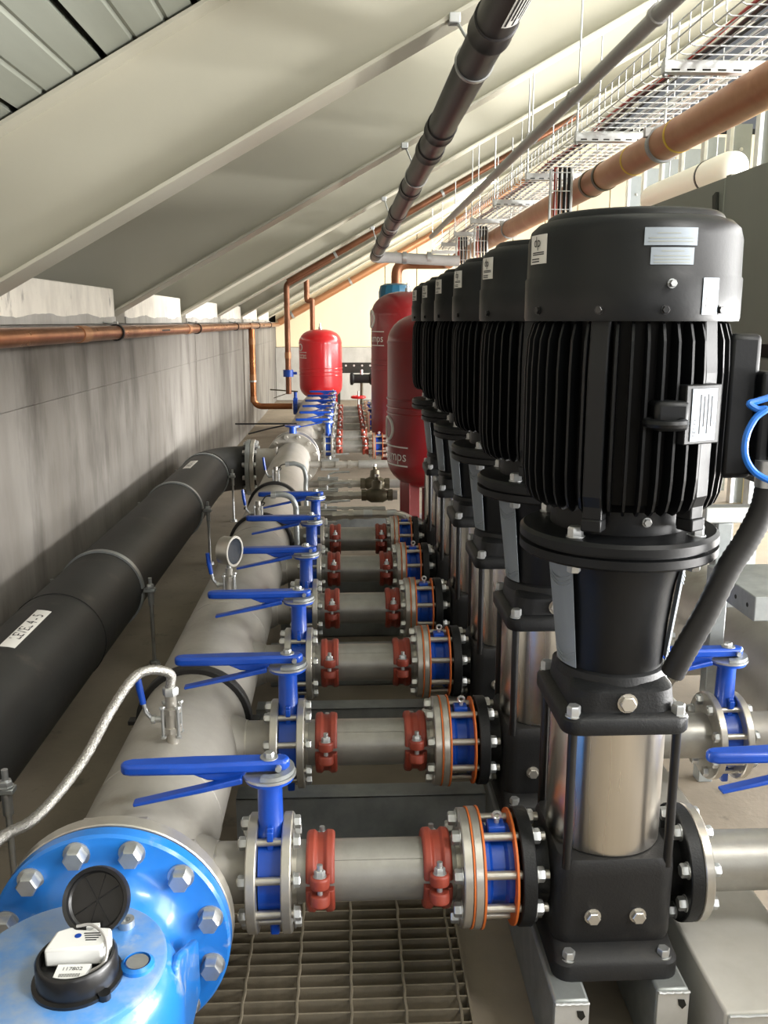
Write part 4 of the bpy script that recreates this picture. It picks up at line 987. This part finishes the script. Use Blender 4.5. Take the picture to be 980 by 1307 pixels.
for i, y in enumerate((3.05, 5.0, 6.95, 8.9)):
    p_ = dp(y-.11)
    k = thing('drain_hanger', 'zinc rod and ring hanging the drain pipe from the %s rafter it passes' % ORD[i], 'hanger', p_, 'drain pipe hangers')
    part('ring', MB().ring((0, 0, 0), D1-D0, .056, .0605, .02, 32), 'zinc', k)
    part('rod', MB().cyl((-.02, 0, .058), (-.06, .03, zb(p_.x-.06)-p_.z), .005, n=8), 'zinc', k)
    part('beam_clamp', MB().box((-.06, .03, zb(p_.x-.06)-p_.z-.005), (.035, .04, .03)), 'galv_bright', k, bevel=.003)

# grey conduit beside the tray
g = thing('grey_conduit', 'slim grey plastic conduit running beside the hanging tray rods', 'pipe', (0, 0, 0))
part('tube', MB().cyl((1.0, 1.5, .95), (.95, 10.2, .90), .026, n=20), 'pvc_grey', g)
for y in (3.05, 4.1, 5.0, 6.95): part('clip', MB().ring((.99, y, .942), (0, 1, 0), .026, .033, .03, 20), 'pvc_grey', g); 
for y in (3.05, 5.0, 6.95): part('rod', MB().cyl((.99, y, .965), (.99, y, zb(.99)), .004, n=6), 'zinc', g)

# ------------------------------------------------------------------ wire cable tray with its hangers
TZ = .905; TX0, TX1 = 1.155, 1.535
t = thing('cable_tray', 'galvanised wire mesh cable tray hung under the rafters', 'cable tray', (0, 0, TZ))
for k in range(8):
    x = TX0+(TX1-TX0)*k/7; part('long_wire', MB().cyl((x, 1.6, 0), (x, 12.2, 0), .0028, n=6), 'galv_bright', t)
for x in (TX0, TX1):
    for z in (.05, .10): part('long_wire', MB().cyl((x, 1.6, z), (x, 12.2, z), .0028, n=6), 'galv_bright', t)
cw_ = MB().tube([(TX0, 0, .10), (TX0, 0, .012), (TX0+.006, 0, .002), (TX0+.02, 0, -.004), (TX1-.02, 0, -.004), (TX1-.006, 0, .002), (TX1, 0, .012), (TX1, 0, .10)], .0026, 6).mesh('cross_wire', 'galv_bright')
y = 1.62
while y < 12.2: part('cross_wire', cw_, None, t, loc=(0, y, 0)); y += .10
for i, (x, m, r) in enumerate(((1.22, 'cable_red', .007), (1.25, 'cable_black', .008), (1.29, 'cable_black', .006), (1.34, 'pvc_grey', .005), (1.40, 'galv_bright', .006), (1.44, 'label_white', .006), (1.48, 'pvc_grey', .006))):
    pts = [(x+.012*math.sin(q*1.7+i), 1.6+.4*q, TZ+.003+r+.001*math.sin(q*2.3+i*2)) for q in range(27)]
    nm = ['red power cable', 'thick black power cable', 'thin black cable', 'grey cable', 'pale silver cable', 'white cable', 'light grey cable'][i]
    solo('tray_cable', MB().tube(pts, r, 8), m, '%s lying in the wire cable tray' % nm, 'cable', 'cables in the tray')
for i, y in enumerate((2.15, 3.38, 4.62, 5.84, 7.10, 8.35, 9.6, 10.85, 12.05)):
    s = thing('tray_hanger', 'slotted zinc trapeze hanger under the cable tray, %s along it' % ORD[i], 'hanger', (0, y, TZ-.010), 'trapeze hangers of the cable tray')
    part('channel', MB().bb(1.125, 1.575, -.02, .02, -.042, 0), 'galv_bright', s, bevel=.002)
    if i < 5:
        for q in range(8): part('slot', MB().bb(1.15+.055*q, 1.18+.055*q, -.0205, -.0195, -.036, -.030), 'gap_dark', s, smooth=0)
    for x in (1.135, 1.565):
        part('rod', MB().cyl((x, 0, -.055), (x, 0, zb(x)+.45-TZ), .0048, n=8), 'zinc', s)
        part('nut', MB().bolt((x, 0, -.042), (0, 0, -1), .010, .008), 'zinc', s); part('nut', MB().bolt((x, 0, .0), (0, 0, 1), .010, .008), 'zinc', s)
for i, (y, x0, x1, z1) in enumerate(((5.35, 1.175, 1.295, .50), (8.6, 1.20, 1.32, -.2), (9.7, 1.165, 1.315, -.1))):
    s = thing('tray_drop', 'vertical wire mesh cable ladder dropping from the tray, %s along it' % ORD[i], 'cable tray', (0, y, 0), 'vertical mesh drops')
    for k in range(5): part('long_wire', MB().cyl((x0+(x1-x0)*k/4, 0, TZ-.06), (x0+(x1-x0)*k/4, 0, z1), .003 if 0 < k < 4 else .008, n=6), 'galv_bright', s)
    z = TZ-.08
    while z > z1: part('cross_wire', MB().cyl((x0, 0, z), (x1, 0, z), .003, n=6), 'galv_bright', s); z -= .1
    for k, m in enumerate(('cable_red', 'cable_black', 'cable_black', 'cable_black')):
        x = x0+.03+.026*k
        solo('drop_cable', MB().tube([(x, y+.014, TZ-.05), (x+.003, y+.014, TZ-.3), (x-.003, y+.014, z1)], .010, 8), m, ('red cable running down the %s mesh drop of the tray', 'black cable next to the red one on the %s mesh drop', 'middle one of three black cables on the %s mesh drop of the tray', 'black cable farthest from the red one on the %s mesh drop')[k] % ORD[i], 'cable', 'cables down the mesh drops')
# clutter beyond the far set
r_ = thing('perforated_rail', 'dark perforated rail behind the small red tank', 'rail', (.05, 12.4, -.62))
part('rail', MB().bb(-.2, 1.0, 0, .04, -.07, .07), 'unit_dark', r_, smooth=0)
for k in range(10): part('hole', MB().cyl((-.15+.11*k, -.001, .03), (-.15+.11*k, .001, .03), .014, n=10), 'label_white', r_)
for x in (-.15, .9): part('leg', MB().bb(x-.03, x+.03, 0, .04, FLOOR+.62, -.07), 'unit_dark', r_, smooth=0)
v = thing('black_valve', 'black cast valve hanging from the dark perforated rail', 'valve', (.22, 12.28, -.76))
part('body', MB().lathe([(.05, -.16), (.085, -.15), (.085, -.12), (.06, -.10), (.06, .10), (.085, .12), (.085, .15), (.05, .16)], (0, 0, 0), (1, 0, 0), 20), 'black_cast', v)
part('strap', MB().cyl((0, 0, .05), (0, 0, .12), .02, n=8), 'zinc', v); part('drain_leg', MB().cyl((0, 0, -.05), (0, 0, FLOOR+.76), .02, n=10), 'brass', v)
h_ = thing('hand_wheel', 'red hand wheel valve beyond the far red couplings', 'valve', (.17, 11.95, -.98))
part('wheel', MB().tube([(.085*math.cos(q*PI/10), .085*math.sin(q*PI/10), 0) for q in range(20)], .018, 8, closed=True), 'tank_red_bright', h_)
part('stem', MB().cyl((0, 0, -.15), (0, 0, .08), .014, n=10), 'zinc', h_)
part('body', MB().lathe([(.06, FLOOR+.98), (.05, FLOOR+1.1), (.06, -.15), (0, -.15)], n=16), 'steel_grey', h_)
for k in range(3): part('spoke', MB().cyl((0, 0, 0), (.085*math.cos(k*2.1), .085*math.sin(k*2.1), 0), .008, n=6), 'tank_red_bright', h_)

# lift everything so the floor lies at z = 0 (the camera and lamps above already include it)
for o in SC.objects:
    if o.parent is None and o.type in ('MESH', 'EMPTY'): o.location.z += ZS
